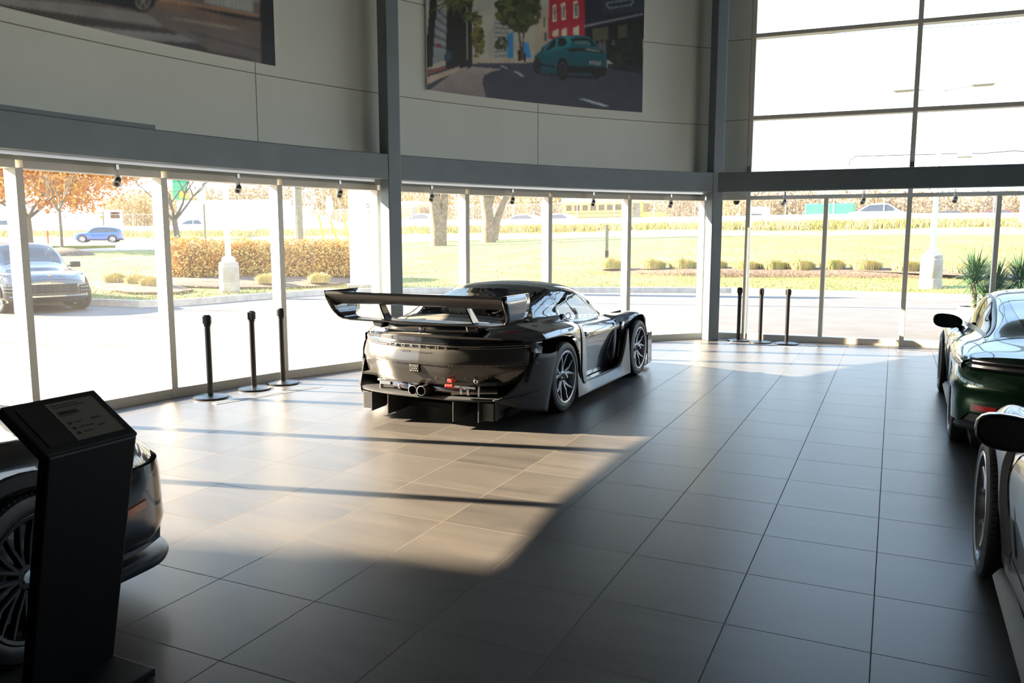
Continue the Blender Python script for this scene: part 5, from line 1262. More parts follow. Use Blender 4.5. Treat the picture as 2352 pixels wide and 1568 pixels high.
post_obj('highway_sign', 'green and orange highway sign seen through the bare tree', 'sign', c, [('post', G['pole'], lambda m: m.box((0, 0, 2), (.2, .2, 6))), ('plate', G['hgreen'], lambda m: m.box((0, -.1, 4.2), (1.5, .06, 2.6))), ('orange_panel', G['busyellow'], lambda m: m.box((.3, -.16, 3.4), (.8, .04, .8)))])
c = far(262, 530, 88)
RB = post_obj('street_name_sign', 'white overhead sign reading Burloak Drive beside the oak leaves', 'sign', c, [('post', G['pole'], lambda m: m.box((4.5, 0, 2.4), (.22, .22, 6.4))), ('arm', G['pole'], lambda m: m.box((1.5, .05, 4.9), (6, .1, .1))), ('plate', G['sign'], lambda m: m.box((-.6, -.08, 4.65), (1.7, .05, 1.25))), ('small_plate', G['sign'], lambda m: m.box((.82, -.08, 4.6), (.75, .05, 1.0)))])
pl = [o for o in RB.children if o.name.startswith('plate')][0]
text('Burloak', 'sign_lettering', M['black'], pl, (-.6, -.112, 4.85), (pi/2, 0, 0), .42, .004); text('Drive', 'sign_lettering', M['black'], pl, (-.5, -.112, 4.4), (pi/2, 0, 0), .42, .004)
mb = MB(); mb.tube([(1.65, -.11, 4.75), (1.65, -.13, 4.75)], .34, 20); mb.build('round_plate', G['sign'], RB)
c = on(1394, 34.5); post_obj('wooden_stake', 'dark square post standing in the lawn beyond the car roof', 'post', c, [('shaft', G['timber'], lambda m: m.box((0, 0, .85), (.13, .13, 1.75))), ('cap', M['black'], lambda m: m.box((0, 0, .4), (.15, .15, .5)))])
c = on(111, 66); post_obj('marker_post', 'thin reddish marker post beyond the island', 'post', c, [('shaft', G['leaf_litter'], lambda m: m.box((0, 0, .5), (.1, .1, 1.1)))])
for px, d, lb in ((1181, 100, 'white pole behind the right thick tree trunk'), (2350, 56, 'pale trunk like pole at the right edge beyond the palm')):
    c = far(px, 515 if d > 60 else 540, d); mb = MB(); mb.tube([(0, 0, -.5), (0, 0, 9)], .28, 12); o = mb.build('light_pole', G['pole']); o.location = c; tag(o, lb, 'pole')
# overhead cables in the tall window
def cable(pts, label, r=.012, extra=None):
    P_ = [far(*p) for p in pts]; mb = MB(); mb.tube(P_, r, 5); o = mb.build('overhead_cable', M['matblack']); tag(o, label, 'cable', 'overhead cables beyond the tall window'); return o
oc = cable([(1950, 380, 34), (1952, 368, 34), (1965, 359, 34), (2090, 355.5, 34), (2180, 353, 34), (2260, 352, 34), (2330, 346, 34), (2352, 348, 34), (2440, 350, 34)], 'looped black cable with a splice box seen through the tall window', .016)
a, b = far(2200, 358, 34), far(2231, 357, 34); mb = MB(); mb.tube([a-(b-a)*.15, a, b, b+(b-a)*.05], [.02, .085, .085, .07], 12); mb.build('splice_box', G['pole'], oc)
cable([(1700, 322, 60), (2100, 305, 60), (2500, 280, 60)], 'thin cable crossing the tall window above the splice box'); cable([(1700, 90, 45), (2100, 66, 45), (2500, 40, 45)], 'thin cable crossing high in the tall window')
cable([(1700, 361, 90), (1797, 361, 90), (2100, 360, 90), (2500, 358, 90)], 'thin far cable low in the tall window'); cable([(150, 425, 70), (250, 440, 70), (360, 428, 70), (500, 432, 70)], 'thin cable beside the street name sign'); cable([(150, 432, 72), (260, 447, 72), (360, 440, 72), (520, 436, 72)], 'lower thin cable beside the street name sign')

# ---- SUV bodies
def suv_arch(y):
    if abs(y) < .45: return .38+.40*sqrt(1-(y/.45)**2)
    if abs(y-2.9) < .44: return .38+.40*sqrt(1-((y-2.9)/.44)**2)
    return None
US = {
 -.95: [(.84,.50),(.90,.66),(.93,.84),(.915,.96),(.87,1.02),(.80,1.08),(.72,1.12),(.60,1.15),(.3,1.17),(0,1.175)],
 -.75: [(.90,.34),(.94,.58),(.955,.82),(.94,.95),(.885,1.03),(.82,1.10),(.72,1.28),(.60,1.40),(.32,1.44),(0,1.45)],
 -.40: [(.92,.32),(.955,.56),(.965,.82),(.95,.95),(.89,1.03),(.83,1.09),(.735,1.36),(.62,1.52),(.34,1.565),(0,1.575)],
 .2: [(.93,.32),(.96,.54),(.97,.80),(.955,.93),(.895,1.02),(.84,1.07),(.745,1.40),(.63,1.59),(.35,1.64),(0,1.65)],
 .9: [(.92,.30),(.95,.50),(.96,.74),(.95,.90),(.89,1.0),(.84,1.05),(.745,1.41),(.635,1.61),(.355,1.67),(0,1.685)],
 1.5: [(.92,.30),(.95,.50),(.955,.74),(.945,.89),(.885,.985),(.84,1.04),(.745,1.38),(.64,1.585),(.36,1.66),(0,1.675)],
 2.0: [(.92,.30),(.95,.50),(.955,.74),(.94,.88),(.88,.975),(.83,1.03),(.755,1.26),(.655,1.43),(.37,1.52),(0,1.54)],
 2.45: [(.93,.34),(.96,.56),(.965,.78),(.945,.91),(.885,.98),(.81,1.02),(.75,1.05),(.66,1.12),(.40,1.20),(0,1.22)],
 2.9: [(.94,.36),(.97,.58),(.965,.82),(.94,.94),(.87,.99),(.78,1.0),(.66,1.01),(.50,1.03),(.28,1.06),(0,1.065)],
 3.4: [(.92,.26),(.96,.50),(.95,.74),(.92,.86),(.86,.93),(.76,.955),(.64,.96),(.48,.97),(.26,.99),(0,.995)],
 3.7: [(.88,.26),(.92,.46),(.92,.66),(.89,.77),(.83,.84),(.74,.875),(.62,.885),(.46,.90),(.25,.915),(0,.92)],
 3.84: [(.84,.28),(.88,.42),(.88,.56),(.86,.65),(.80,.71),(.72,.76),(.60,.78),(.45,.80),(.24,.81),(0,.815)]}
SQ = [1.0]
def suv_bow(y, x):
    if y < -.4: return .14*min(1.3, abs(x)/.9)**3*min(1, (-.4-y)/.5)
    if y > 3.1: return -.42*SQ[0]*(min(1.05, abs(x)/.95))**(2.8/SQ[0]**.5)*min(1, (y-3.1)/.6)
    return 0
def suv(loc, rz, label, paint, detail=True, scale=1.0, group=None, name='parked_suv', rim='rimsilver'):
    R = empty(name, loc, rz, label, 'car', group); R.scale = (scale,)*3; S = Shell(US, suv_arch, suv_bow)
    wlo = lambda y: 5.08
    def whi(y): return interp([(-.62, 5.3), (-.45, 6.3), (-.1, 6.75), (.4, 6.9), (1.5, 6.9), (1.9, 6.85), (2.25, 6.4)], y)
    wshi = lambda y: 7.12
    step = .05 if detail else .12
    mb = MB(); hol = (lambda y, v: (1.72 < y < 2.34 and v > 7.3) or (-.5 < y < 2.15 and 5.3 < v < whi(y)-.15)) if detail else None
    S.shell(mb, dense(-.95, 3.84, (.45, -.45, 2.46, 3.34), step), 4 if detail else 2, hol); mb.build('body', paint, R, smooth=35, mirror=True)
    mb = MB(); S.patch(mb, -.62, 2.25, wlo, whi, .006, 30, 8); mb.build('side_window', M['carglass'] if detail else M['darkglass'], R)
    mb = MB(); S.band(mb, 1.62, 2.44, .006, 12, 8, wshi); mb.build('windscreen', M['carglass'] if detail else M['darkglass'], R)
    mb = MB(); S.band(mb, -.93, -.62, .008, 8, 8, 6.6); mb.build('rear_window', M['darkglass'], R)
    path = plan_path([(0, -.95), (.4, -.94), (.7, -.88), (.84, -.82), (.91, -.74), (.93, -.6)], 20)
    tz = lambda t, x: interp([(0, 1.17), (.6, 1.15), (.8, 1.08), (.9, .98)], abs(x))
    mb = MB(); fascia(mb, path, [(tz, 0), (1.0, .02), (.8, .03), (.62, .04), (.5, .05), (.38, .03), (.30, .0), (.28, -.3)]); mb.build('tailgate', paint, R)
    mb = MB(); seg = [p for p in path if p[4] > .45]; fascia(mb, seg, [(1.0, .025), (.99, .035), (.90, .04), (.89, .03)]); mb.build('tail_light', M['redlens'], R)
    mb = MB(); fascia(mb, path, [(.44, .045), (.43, .055), (.32, .045), (.28, .02)]); mb.build('lower_trim', M['mattgrey'], R)
    fp = plan_path([(0, 3.84), (.3, 3.825), (.55, 3.75), (.72, 3.65), (.83, 3.55), (.88, 3.46), (.93, 3.3)] if SQ[0] == 1 else [(0, 3.85), (.3, 3.845), (.58, 3.82), (.76, 3.77), (.87, 3.68), (.93, 3.55), (.955, 3.3)], 30)
    mb = MB(); tz2 = lambda t, x: interp([(0, .815), (.45, .80), (.72, .76), (.86, .66), (.93, .62)], abs(x)); fascia(mb, fp, [(tz2, -.01), (.73, .015), (.66, .025), (.60, .028), (.50, .03), (.42, .035), (.36, .02), (.30, -.02), (.26, -.15)]); fb = mb.build('front_bumper', paint, R)
    mb = MB(); fascia(mb, [p for p in fp if p[4] < .52], [(.70, .024), (.695, .034), (.50, .040), (.49, .032)]); gr = mb.build('grille', M['matblack'], R)
    if detail:
        mb = MB()
        for z in (.66, .61, .56): fascia(mb, [p for p in fp if p[4] < .5], [(z, .034), (z, .046), (z-.008, .046), (z-.008, .034)])
        for x in (-.35, -.2, .2, .35): mb.box((x, 3.865-.12*x*x, .60), (.012, .02, .17))
        mb.build('slat', M['mattgrey'], gr); mb = MB(); fascia(mb, [p for p in fp if .55 < p[4] < .9], [(.66, .028), (.655, .036), (.47, .036), (.46, .028)]); (mb.build('side_intake', M['matblack'], R) if SQ[0] == 1 else None)
        mb = MB(); fascia(mb, [p for p in fp if .56 < p[4] < .88], [(.62, .038), (.615, .05), (.605, .05), (.60, .038)]); fascia(mb, [p for p in fp if .56 < p[4] < .88], [(.53, .038), (.528, .046), (.52, .046), (.518, .038)]); (mb.build('intake_blade', M['alu'], R) if SQ[0] == 1 else None)
        mb = MB(); fascia(mb, [p for p in fp if p[4] < .75], [(.44, .038), (.435, .055), (.40, .06), (.385, .04)]); (mb.build('front_spoiler', paint, R) if SQ[0] == 1 else None)
        mb = MB(); mb.lathe([(0, .008), (.03, .006), (.034, 0)], 16); o = mb.build('badge', mat('gold_red_badge', (.45, .25, .08), .35, .5), R); o.location = (0, 3.74, .905); o.rotation_euler = (-.7, 0, 0)
        for sg in (1, -1):
            mb = MB(); S.patch(mb, 3.22, 3.56, lambda y: interp([(3.22, 3.2), (3.56, 2.9)], y), lambda y: interp([(3.22, 4.1), (3.56, 4.9)], y), .008, 8, 8, side=(sg,)); h = mb.build('headlight', M['lens'], R)
            mb = MB()
            for (yy, vv_) in ((3.32, 3.55), (3.42, 3.7), (3.5, 4.1)): q = S.at(yy, vv_, .014); mb.lathe([(0, .012), (.025, .008), (.03, 0)], 12, c=(sg*q[0], q[1], q[2]))
            mb.build('lamp', M['darkglass'], h)
            mb = MB(); mb.tube([(sg*.84, 2.12, 1.08), (sg*.95, 2.13, 1.10)], .03, 8); mb.box((sg*1.03, 2.12, 1.12), (.22, .12, .15)); mb.build('side_mirror', paint, R, bevel=.03)
        mb = MB(); S.seam(mb, [(3.30, 4.6), (3.5, 5.0), (3.66, 5.6), (3.74, 6.5), (3.76, 8), (3.76, 9)], .004); S.seam(mb, [(1.45, 5.0-.35*i) for i in range(13)], .004); S.seam(mb, [(2.2, 5.0-.35*i) for i in range(12)], .004); mb.build('panel_gap', M['cavity'], R)
        mb = MB(); mb.box((0, 1.2, .60), (1.5, 2.9, .05)); mb.box((0, 2.35, .88), (1.4, .25, .2)); mb.tube([(.36+.17*cos(a*pi/8), 2.02, 1.0+.17*sin(a*pi/8)) for a in range(17)], .014, 6)
        for sg in (1, -1): mb.box((.37*sg, 1.35, 1.0), (.5, .14, .62)); mb.box((.37*sg, 1.33, 1.40), (.28, .1, .16))
        mb.build('cabin_interior', M['seat'], R, smooth=0, bevel=.03)
    mb = MB()
    for sg in (1, -1):
        for (yc, ) in ((0,), (2.9,)):
            P = []
            for i in range(25):
                a = pi*i/24; rr = .43; P.append([(sg*.955, yc-rr*cos(a), .38+rr*sin(a)), (sg*.985, yc-rr*cos(a), .38+rr*sin(a)), (sg*.985, yc-(rr+.05)*cos(a), .38+(rr+.06)*sin(a)), (sg*.955, yc-(rr+.05)*cos(a), .38+(rr+.07)*sin(a))])
            mb.grid(P)
        mb.box((sg*.94, 1.45, .30), (.08, 2.1, .14))
    mb.build('wheel_arch_trim', M['mattgrey'], R)
    wells(R, ((0, .38), (2.9, .38)), .95, .6, .38); mb = MB(); mb.box((0, 1.4, .30), (1.6, 4.3, .1)); mb.build('underbody', M['cavity'], R, smooth=0)
    w0 = wheel(R, .84, 0, .385, .28, .285, 'multi' if detail else 'five', M[rim]); copy_wheel(w0, -.84, 0, False); copy_wheel(w0, .84, 2.9, True, .25 if detail else 0); copy_wheel(w0, -.84, 2.9, False, .25 if detail else 0)
    return R
fA = Vector((.93, -.36, 0)); ax = Vector((-19.08, 13.12, 0)); org = ax-fA*2.9
suv((org.x, org.y, -.03), atan2(fA.y, fA.x)-pi/2, 'black SUV with open grille parked outside the leftmost windows', M['blackcar'])
c = far(262, 557, 78); rd = (LN[8]-LN[5]); rz_ = atan2(rd.y, rd.x)
suv((c.x, c.y, c.z), rz_+pi/2-.25-pi*0, 'bright blue SUV driving on the road behind the lawn', M['bluesuv'], False, .80, name='blue_suv', rim='rimsilver')

SQ[0] = .45
BS = suv((-4.08, -.66, 0), 0, 'glossy black SUV behind the display stand, amber side marker showing', M['blackcar'], True, .93, name='black_suv', rim='black')
mp_ = plan_path([(0, 3.85), (.3, 3.845), (.58, 3.82), (.76, 3.77), (.87, 3.68), (.93, 3.55), (.955, 3.3)], 60); seg = [p for p in mp_ if .80 < p[4] < .97]; zc = lambda t, x: .545-.35*(t-.80)*.55; mb = MB(); fascia(mb, seg, [(lambda t, x: zc(t, x)+.024, .026), (lambda t, x: zc(t, x)+.020, .040), (lambda t, x: zc(t, x)-.020, .040), (lambda t, x: zc(t, x)-.024, .026)], mirror=False); mb.build('side_marker', M['orange'], BS)
lp = plan_path([(0, 3.89), (.3, 3.885), (.58, 3.86), (.76, 3.81), (.88, 3.72), (.95, 3.58), (.97, 3.3)], 30); mb = MB(); fascia(mb, lp, [(.24, -.2), (.235, -.01), (.225, .012), (.205, .016), (.185, .008), (.15, -.12)]); mb.build('front_lip', M['black'], BS)
SQ[0] = 1.0
# ---- low saloon for traffic
def sedan(px, py, d, label, paint, scale=1.0, flip=False, tall=1.0):
    c = far(px, py, d); i = min(max(int((px+400)/80), 0), 39); dr = (WT[i+1]-WT[i]); az = atan2(dr.y, dr.x)+(pi if flip else 0)
    R = empty('passing_car', c, az, label, 'car', 'cars passing on the highway'); R.scale = (scale, scale, scale*tall)
    side_ = [(-2.3, .35), (-2.32, .75), (-2.2, .95), (-1.7, 1.02), (-.95, 1.40), (-.3, 1.48), (.35, 1.44), (1.15, 1.02), (2.0, .88), (2.3, .70), (2.35, .35)]
    mb = MB(); P = []
    for (u, v) in side_:
        w = .9 if v < 1.06 else .66; b = .9; P.append([(u, -b, .3), (u, -b, min(v, .8)), (u, -w, v), (u, w, v), (u, b, min(v, .8)), (u, b, .3)])
    mb.grid(P); mb.add(P[0]+P[-1], [tuple(range(6)), tuple(range(11, 5, -1))]); mb.build('body', paint, R, smooth=35)
    mb = MB()
    for sg in (1, -1): mb.add([(-1.5, sg*.86, 1.03), (-.85, sg*.70, 1.36), (.3, sg*.70, 1.39), (1.0, sg*.86, 1.03)], [(0, 1, 2, 3)])
    mb.add([(1.15, -.72, 1.04), (1.15, .72, 1.04), (.40, .60, 1.42), (.40, -.60, 1.42)], [(0, 1, 2, 3)]); mb.build('window', M['darkglass'], R, smooth=0)
    for sx in (-1.4, 1.4):
        for sg in (-1, 1): mb = MB(); mb.tube([(sx, sg*.70, .33), (sx, sg*.93, .33)], .33, 18); mb.build('wheel', M['rubber'], R)
    return R
mw, ms, md_ = M['white'], mat('silver_car_paint', (.40, .43, .46), .3, .4), mat('dark_car_paint', (.03, .03, .035), .3)
def deckz(px, d): i = (px+400)/80; k = int(i); t = i-k; a = HD[k].lerp(HD[k+1], t); b = HE[k].lerp(HE[k+1], t); q = (d-a.xy.length)/(b.xy.length-a.xy.length); return a.z+(b.z-a.z)*max(0, min(1, q))
def deck(px, d): z = deckz(px, d); return px, 546.5-(z-CAMH)*FPX/d*1.0, d
for px, d, lb, pt, sc, tl in ((740, 88, 'silver estate car on the highway behind the yellow guards', ms, 1.0, 1.2), (980, 76, 'pale silver car on the highway left of the thick tree trunk', ms, 1.0, 1.12), (1213, 72, 'white saloon on the highway above the car roof', mw, 1.0, 1.0), (1292, 70, 'second white saloon following above the car roof', mw, 1.0, 1.0),
                          (1738, 72, 'dark car roof showing over the barrier beside the corner column', md_, 1.0, .9), (2025, 64, 'silver blue hatchback on the highway in the right window', ms, 1.0, 1.25), (2190, 74, 'dark saloon on the highway right of the lamp post', md_, 1.0, 1.0), (2300, 66, 'dark red car at the far right behind the palm', mat('red_car_paint', (.25, .03, .02), .3), 1.0, .95),
                          (458, 93, 'silver saloon on the highway behind the bare tree', ms, 1.0, 1.1), (10, 96, 'silver car at the left edge beyond the first mullion', ms, 1.0, 1.1)):
    x_, y_, d_ = deck(px, d); sedan(x_, y_, d_, lb, pt, sc, False, tl)
def box_vehicle(px, d, label, name, cat, L, Hh, z0, paint, parts, cab=None, group=None):
    x_, y_, d_ = deck(px, d); c = far(x_, y_, d_); i = min(max(int((px+400)/80), 0), 39); dr = (WT[i+1]-WT[i]); R = empty(name, c, atan2(dr.y, dr.x), label, cat, group)
    mb = MB(); mb.box((0, 0, z0+Hh/2), (L, 2.4, Hh)); mb.build('body', paint, R, smooth=0, bevel=.12)
    for nm, m, bx in parts:
        mb = MB()
        for c_, s_ in bx: mb.box(c_, s_)
        mb.build(nm, m, R, smooth=0, bevel=.03)
    for sx in (-L*.32, L*.36):
        mb = MB(); mb.tube([(sx, -1.22, .5), (sx, -1.0, .5)], .5, 18); mb.build('wheel', M['rubber'], R)
    return R
def bus(px, d, L, label):
    n = int((L-2.2)/.82)
    box_vehicle(px, d, label, 'school_bus', 'bus', L, 2.05, .55, G['busyellow'], [('roof', M['white'], [((-.2, 0, 2.78), (L-.3, 2.3, .36))]), ('window', M['darkglass'], [((-L/2+.75+.82*k, -1.205, 2.05), (.58, .04, .52)) for k in range(n)]), ('stripe', M['matblack'], [((0, -1.21, 1.55), (L*.98, .03, .07)), ((0, -1.21, 1.2), (L*.98, .03, .07))]),
                ('bonnet', G['busyellow'], [((L/2+.65, 0, 1.1), (1.5, 2.1, 1.0))]), ('windscreen', M['darkglass'], [((L/2+.02, 0, 2.0), (.06, 2.1, .8))]), ('door', M['darkglass'], [((L/2-.62, -1.21, 1.55), (.7, .04, 1.7))])], group='school buses on the highway')
bus(1392, 76, 8.0, 'yellow school bus with a white roof on the highway above the stake'); bus(935, 84, 5.0, 'rear part of a yellow school bus beside the middle column')
box_vehicle(540, 98, 'long white semi trailer on the highway behind the golden hedge', 'semi_trailer', 'truck', 13.5, 2.75, 1.0, M['white'], [('graphic', ms, [((2.6, -1.21, 2.4), (3.0, .03, .16)), ((2.9, -1.21, 2.9), (2.2, .03, .1))]), ('cab', M['white'], [((7.9, 0, 1.7), (1.8, 2.3, 2.6))])])
box_vehicle(120, 100, 'white truck on the highway behind the orange oak', 'box_truck', 'truck', 10, 2.6, 1.0, M['white'], [('cab', M['white'], [((6.0, 0, 1.6), (1.8, 2.3, 2.3))]), ('window', M['darkglass'], [((6.2, -1.16, 2.2), (.9, .04, .7))])])
box_vehicle(1905, 80, 'green container truck on the highway in the right window', 'container_truck', 'truck', 4.2, 1.35, .9, G['hgreen'], [('cab', M['white'], [((-6.2, 0, 1.2), (1.5, 2.2, 1.7))]), ('frame', M['mattgrey'], [((-2.2, 0, .9), (8.5, 1.2, .2))])])

# ---- potted palm outside the right window
c0 = far(2236, 704, 17.2); zb = -.03
PT = empty('potted_palm', (c0.x, c0.y, zb), 0, 'spiky potted palm in a pale grey planter behind the green car', 'plant'); hp = c0.z-zb
mb = MB(); mb.lathe([(0, 0), (.28, 0), (.36, .12), (.40, hp*.45), (.36, hp*.72), (.27, hp-.10), (.265, hp), (.235, hp), (.235, hp-.05), (0, hp-.05)], 36); mb.build('pot', G['pot'], PT)
def crown(base, top, n, L, seed):
    rr = random.Random(seed); mb = MB(); mb.tube([base, base.lerp(top, .5)+Vector((.02, 0, 0)), top], [.045, .04, .05], 10); mb.build('trunk', G['bark'], PT); V = []; F = []
    for i in range(n):
        a = rr.uniform(0, 2*pi); el = rr.uniform(-.45, 1.35); d = Vector((cos(a)*cos(el), sin(a)*cos(el), sin(el))); l = L*rr.uniform(.75, 1.1); s_ = d.cross(Vector((0, 0, 1))).normalized()*.010; p = top+Vector((0, 0, rr.uniform(-.16, .1))); g_ = Vector((0, 0, -.10*l*(1-el/1.6)))
        o = len(V); V += [p-s_*.5, p+s_*.5, p+d*l*.5+s_+g_*.3, p+d*l*.5-s_+g_*.3, p+d*l+g_*1.6]; F += [(o, o+1, o+2, o+3), (o+3, o+2, o+4)]
    add_raw('leaf_crown', V, F, G['palm'], PT)
sv = side(2236, 17)
crown(Vector((0, 0, hp-.1)), Vector((0, 0, hp+.52))-sv*.02, 300, .62, 1); crown(Vector((.05, 0, hp-.1)), sv*.33+Vector((0, 0, hp+.38)), 300, .60, 2); crown(Vector((.08, .05, hp-.1)), sv*.72+Vector((0, .1, hp+.50)), 300, .62, 3)
crown(Vector((.05, 0, hp-.1)), sv*.2+Vector((0, 0, hp+.1)), 120, .5, 4)
# added slim evergreen, unseen: its shadow softens the near end of the sunlit floor
TT = empty('roadside_tree', (-28.2, -3.9, -.03), 0, 'unseen slim evergreen added left of the building to shade the floor', 'tree', 'trees between the parking lot and the highway')
mb = MB(); mb.tube([(0, 0, -.1), (0, 0, 7), (0, 0, 13.5)], [.16, .12, .04], 10); mb.build('trunk', G['bark'], TT)
def fn():
    z = rnd.uniform(1.0, 14.2); r = (.85 if z < 12.2 else .85*(14.2-z)/2.0)*sqrt(rnd.random()); a = rnd.uniform(0, 2*pi); return Vector((r*cos(a), r*sin(a), z))
V, F = leaves(15000, fn, .11); add_raw('foliage', V, F, G['palm'], TT)
# ---------------------------------------------------------------- curved wall posters
def pmat():
    m = bpy.data.materials.new('printed_poster'); m.use_nodes = True; nt = m.node_tree; b = nt.nodes['Principled BSDF']; a = N(nt, 'ShaderNodeVertexColor'); a.layer_name = 'print'
    tc = N(nt, 'ShaderNodeTexCoord'); nz = N(nt, 'ShaderNodeTexNoise'); nz.inputs['Scale'].default_value = 6; nt.links.new(tc.outputs['Object'], nz.inputs['Vector'])
    nt.links.new(a.outputs['Color'], b.inputs['Base Color']); mr = N(nt, 'ShaderNodeMapRange'); mr.inputs['To Min'].default_value = .30; mr.inputs['To Max'].default_value = .42; nt.links.new(nz.outputs['Fac'], mr.inputs['Value']); nt.links.new(mr.outputs[0], b.inputs['Roughness'])
    return m
PM = pmat()
def inside(X, Y, poly):
    c = np.zeros(X.shape, bool); n = len(poly)
    for i in range(n):
        x1, y1 = poly[i]; x2, y2 = poly[(i+1) % n]
        if y1 == y2: continue
        k = ((y1 > Y) != (y2 > Y)) & (X < (x2-x1)*(Y-y1)/(y2-y1)+x1); c ^= k
    return c
class Print:
    """a picture painted cell by cell; picture coordinates follow the photograph so that shapes can be copied from it"""
    def __init__(s, px0, px1, py0, py1, step): 
        s.nx = int((px1-px0)/step); s.ny = int((py1-py0)/step); s.x = px0+(np.arange(s.nx)+.5)*step; s.y = py0+(np.arange(s.ny)+.5)*step
        s.X, s.Y = np.meshgrid(s.x, s.y, indexing='ij'); s.C = np.zeros((s.nx, s.ny, 3)); s.rg = np.random.RandomState(3); s.ext = (px0, px1, py0, py1)
    def poly(s, p, c, c2=None, noise=0.0, ax='y'):
        k = inside(s.X, s.Y, p); s.fill(k, c, c2, noise, ax, p)
    def fill(s, k, c, c2=None, noise=0.0, ax='y', p=None):
        c = np.array(c, float)
        if c2 is not None:
            W = s.Y if ax == 'y' else s.X; lo, hi = W[k].min() if k.any() else 0, W[k].max() if k.any() else 1; t = ((W-lo)/(hi-lo+1e-6))[..., None]; col = c*(1-t)+np.array(c2, float)*t
        else: col = np.broadcast_to(c, s.C.shape)
        if noise: col = col*(1+noise*(s.rg.rand(s.nx, s.ny, 1)-.5)*2)
        s.C[k] = np.clip(col, 0, 1)[k]
    def finish(s, soft=2):
        C = s.C; C = C*(1+.10*(s.rg.rand(s.nx, s.ny, 1)-.5))
        for _ in range(soft):
            Q = np.pad(C, ((1, 1), (1, 1), (0, 0)), 'edge'); C = (Q[1:-1, 1:-1]*2+Q[:-2, 1:-1]+Q[2:, 1:-1]+Q[1:-1, :-2]+Q[1:-1, 2:])/6
        low = s.rg.rand(s.nx//14+2, s.ny//14+2); X_ = np.linspace(0, low.shape[0]-1.01, s.nx); Y_ = np.linspace(0, low.shape[1]-1.01, s.ny); a, b = X_.astype(int), Y_.astype(int); fa, fb = (X_-a)[:, None], (Y_-b)[None]
        m_ = low[np.ix_(a, b)]*(1-fa)*(1-fb)+low[np.ix_(a+1, b)]*fa*(1-fb)+low[np.ix_(a, b+1)]*(1-fa)*fb+low[np.ix_(a+1, b+1)]*fa*fb
        s.C = np.clip(C*(.86+.28*m_[..., None]), 0, 1)
    def ell(s, cx, cy, rx, ry, c, rot=0, c2=None, noise=0): 
        dx, dy = s.X-cx, s.Y-cy; u = (dx*cos(rot)+dy*sin(rot))/rx; v = (-dx*sin(rot)+dy*cos(rot))/ry; s.fill(u*u+v*v < 1, c, c2, noise)
    def blob(s, cx, cy, rx, ry, c, c2, n=60, r=5):
        for i in range(n):
            a = s.rg.rand()*2*pi; q = sqrt(s.rg.rand()); t = s.rg.rand(); col = np.array(c)*(1-t)+np.array(c2)*t; s.ell(cx+rx*q*cos(a), cy+ry*q*sin(a), r*(.5+s.rg.rand()), r*(.5+s.rg.rand()), col)
def hang_poster(name, label, pr, corners_t, z_bot, z_top, to_uv):
    """mesh on the curved wall: to_uv(theta, z) -> picture coordinates (rendered per vertex cell)"""
    t0, t1 = corners_t; nt_, nz_ = pr['n']; r = RW-.035; V = []; F = []; cols = []
    for i in range(nt_+1):
        for j in range(nz_+1): V.append(cyl(t0+(t1-t0)*i/nt_, r, z_bot+(z_top-z_bot)*j/nz_))
    P_ = pr['p']; px0, px1, py0, py1 = P_.ext
    for i in range(nt_):
        for j in range(nz_):
            t = t0+(t1-t0)*(i+.5)/nt_; z = z_bot+(z_top-z_bot)*(j+.5)/nz_; u, v = to_uv(t, z)
            a = min(max(int((u-px0)/(px1-px0)*P_.nx), 0), P_.nx-1); b = min(max(int((v-py0)/(py1-py0)*P_.ny), 0), P_.ny-1); cols.append(P_.C[a, b]); k = i*(nz_+1)+j; F.append((k, k+1, k+nz_+2, k+nz_+1))
    me = bpy.data.meshes.new(name); me.from_pydata(V, [], F); ca = me.color_attributes.new('print', 'FLOAT_COLOR', 'CORNER'); arr = np.ones((len(F)*4, 4), np.float32); arr[:, :3] = np.repeat(np.array(cols), 4, axis=0); ca.data.foreach_set('color', arr.ravel()); me.materials.append(PM)
    root = empty(name, cyl((t0+t1)/2, RW, z_bot), 0, label, 'poster', 'large curved posters on the wall')
    o = link(bpy.data.objects.new('printed_sheet', me)); o.parent = root; o.matrix_parent_inverse = Matrix.Translation(root.location).inverted()
    mb = MB(); arcbox(mb, t0, t1, RW-.033, RW-.001, z_bot, z_top); o = mb.build('backing_board', M['white'], root, smooth=20); o.matrix_parent_inverse = Matrix.Translation(root.location).inverted()
    return root
def w2p(t, z):
    x, y, z = cyl(t, RW-.035, z); d = Vector((x, y, z-CAMH)); k = d.dot(FW); return 1176+FPX*d.dot(RT)/k, 784-FPX*d.dot(UP)/k
def lin(*c): return [((v/255)/12.92 if v/255 <= .04045 else ((v/255+.055)/1.055)**2.4)*KP for v in c]
KP = 3.1       # printed reflectance from the dim tone seen on the wall
# right poster: street with palms and a teal SUV
pr = Print(970, 1490, -160, 265, 1.6); L = lin
pr.fill(np.ones_like(pr.X, bool), L(105, 110, 108), L(128, 124, 108))
pr.poly([(980, -160), (1150, -160), (1150, -60), (980, -20)], L(70, 92, 112))
pr.poly([(985, -10), (1030, 30), (1030, 135), (985, 150)], L(92, 96, 100))
for k in range(5): pr.poly([(995, 10+k*22), (1028, 40+k*17), (1028, 46+k*17), (995, 18+k*22)], L(62, 66, 70))
pr.poly([(1120, 140), (1122, 75), (1132, 60), (1136, 10), (1148, 14), (1170, 60), (1170, 135), (1122, 140)], L(112, 110, 100))
for k in range(8): pr.poly([(1136, 50+k*11), (1168, 54+k*10), (1168, 58+k*10), (1136, 54+k*11)], L(70, 82, 92))
pr.poly([(1165, 135), (1165, 80), (1180, 70), (1180, 135)], L(30, 90, 130)); pr.poly([(1198, 138), (1202, 98), (1212, 95), (1222, 138)], L(30, 95, 140))
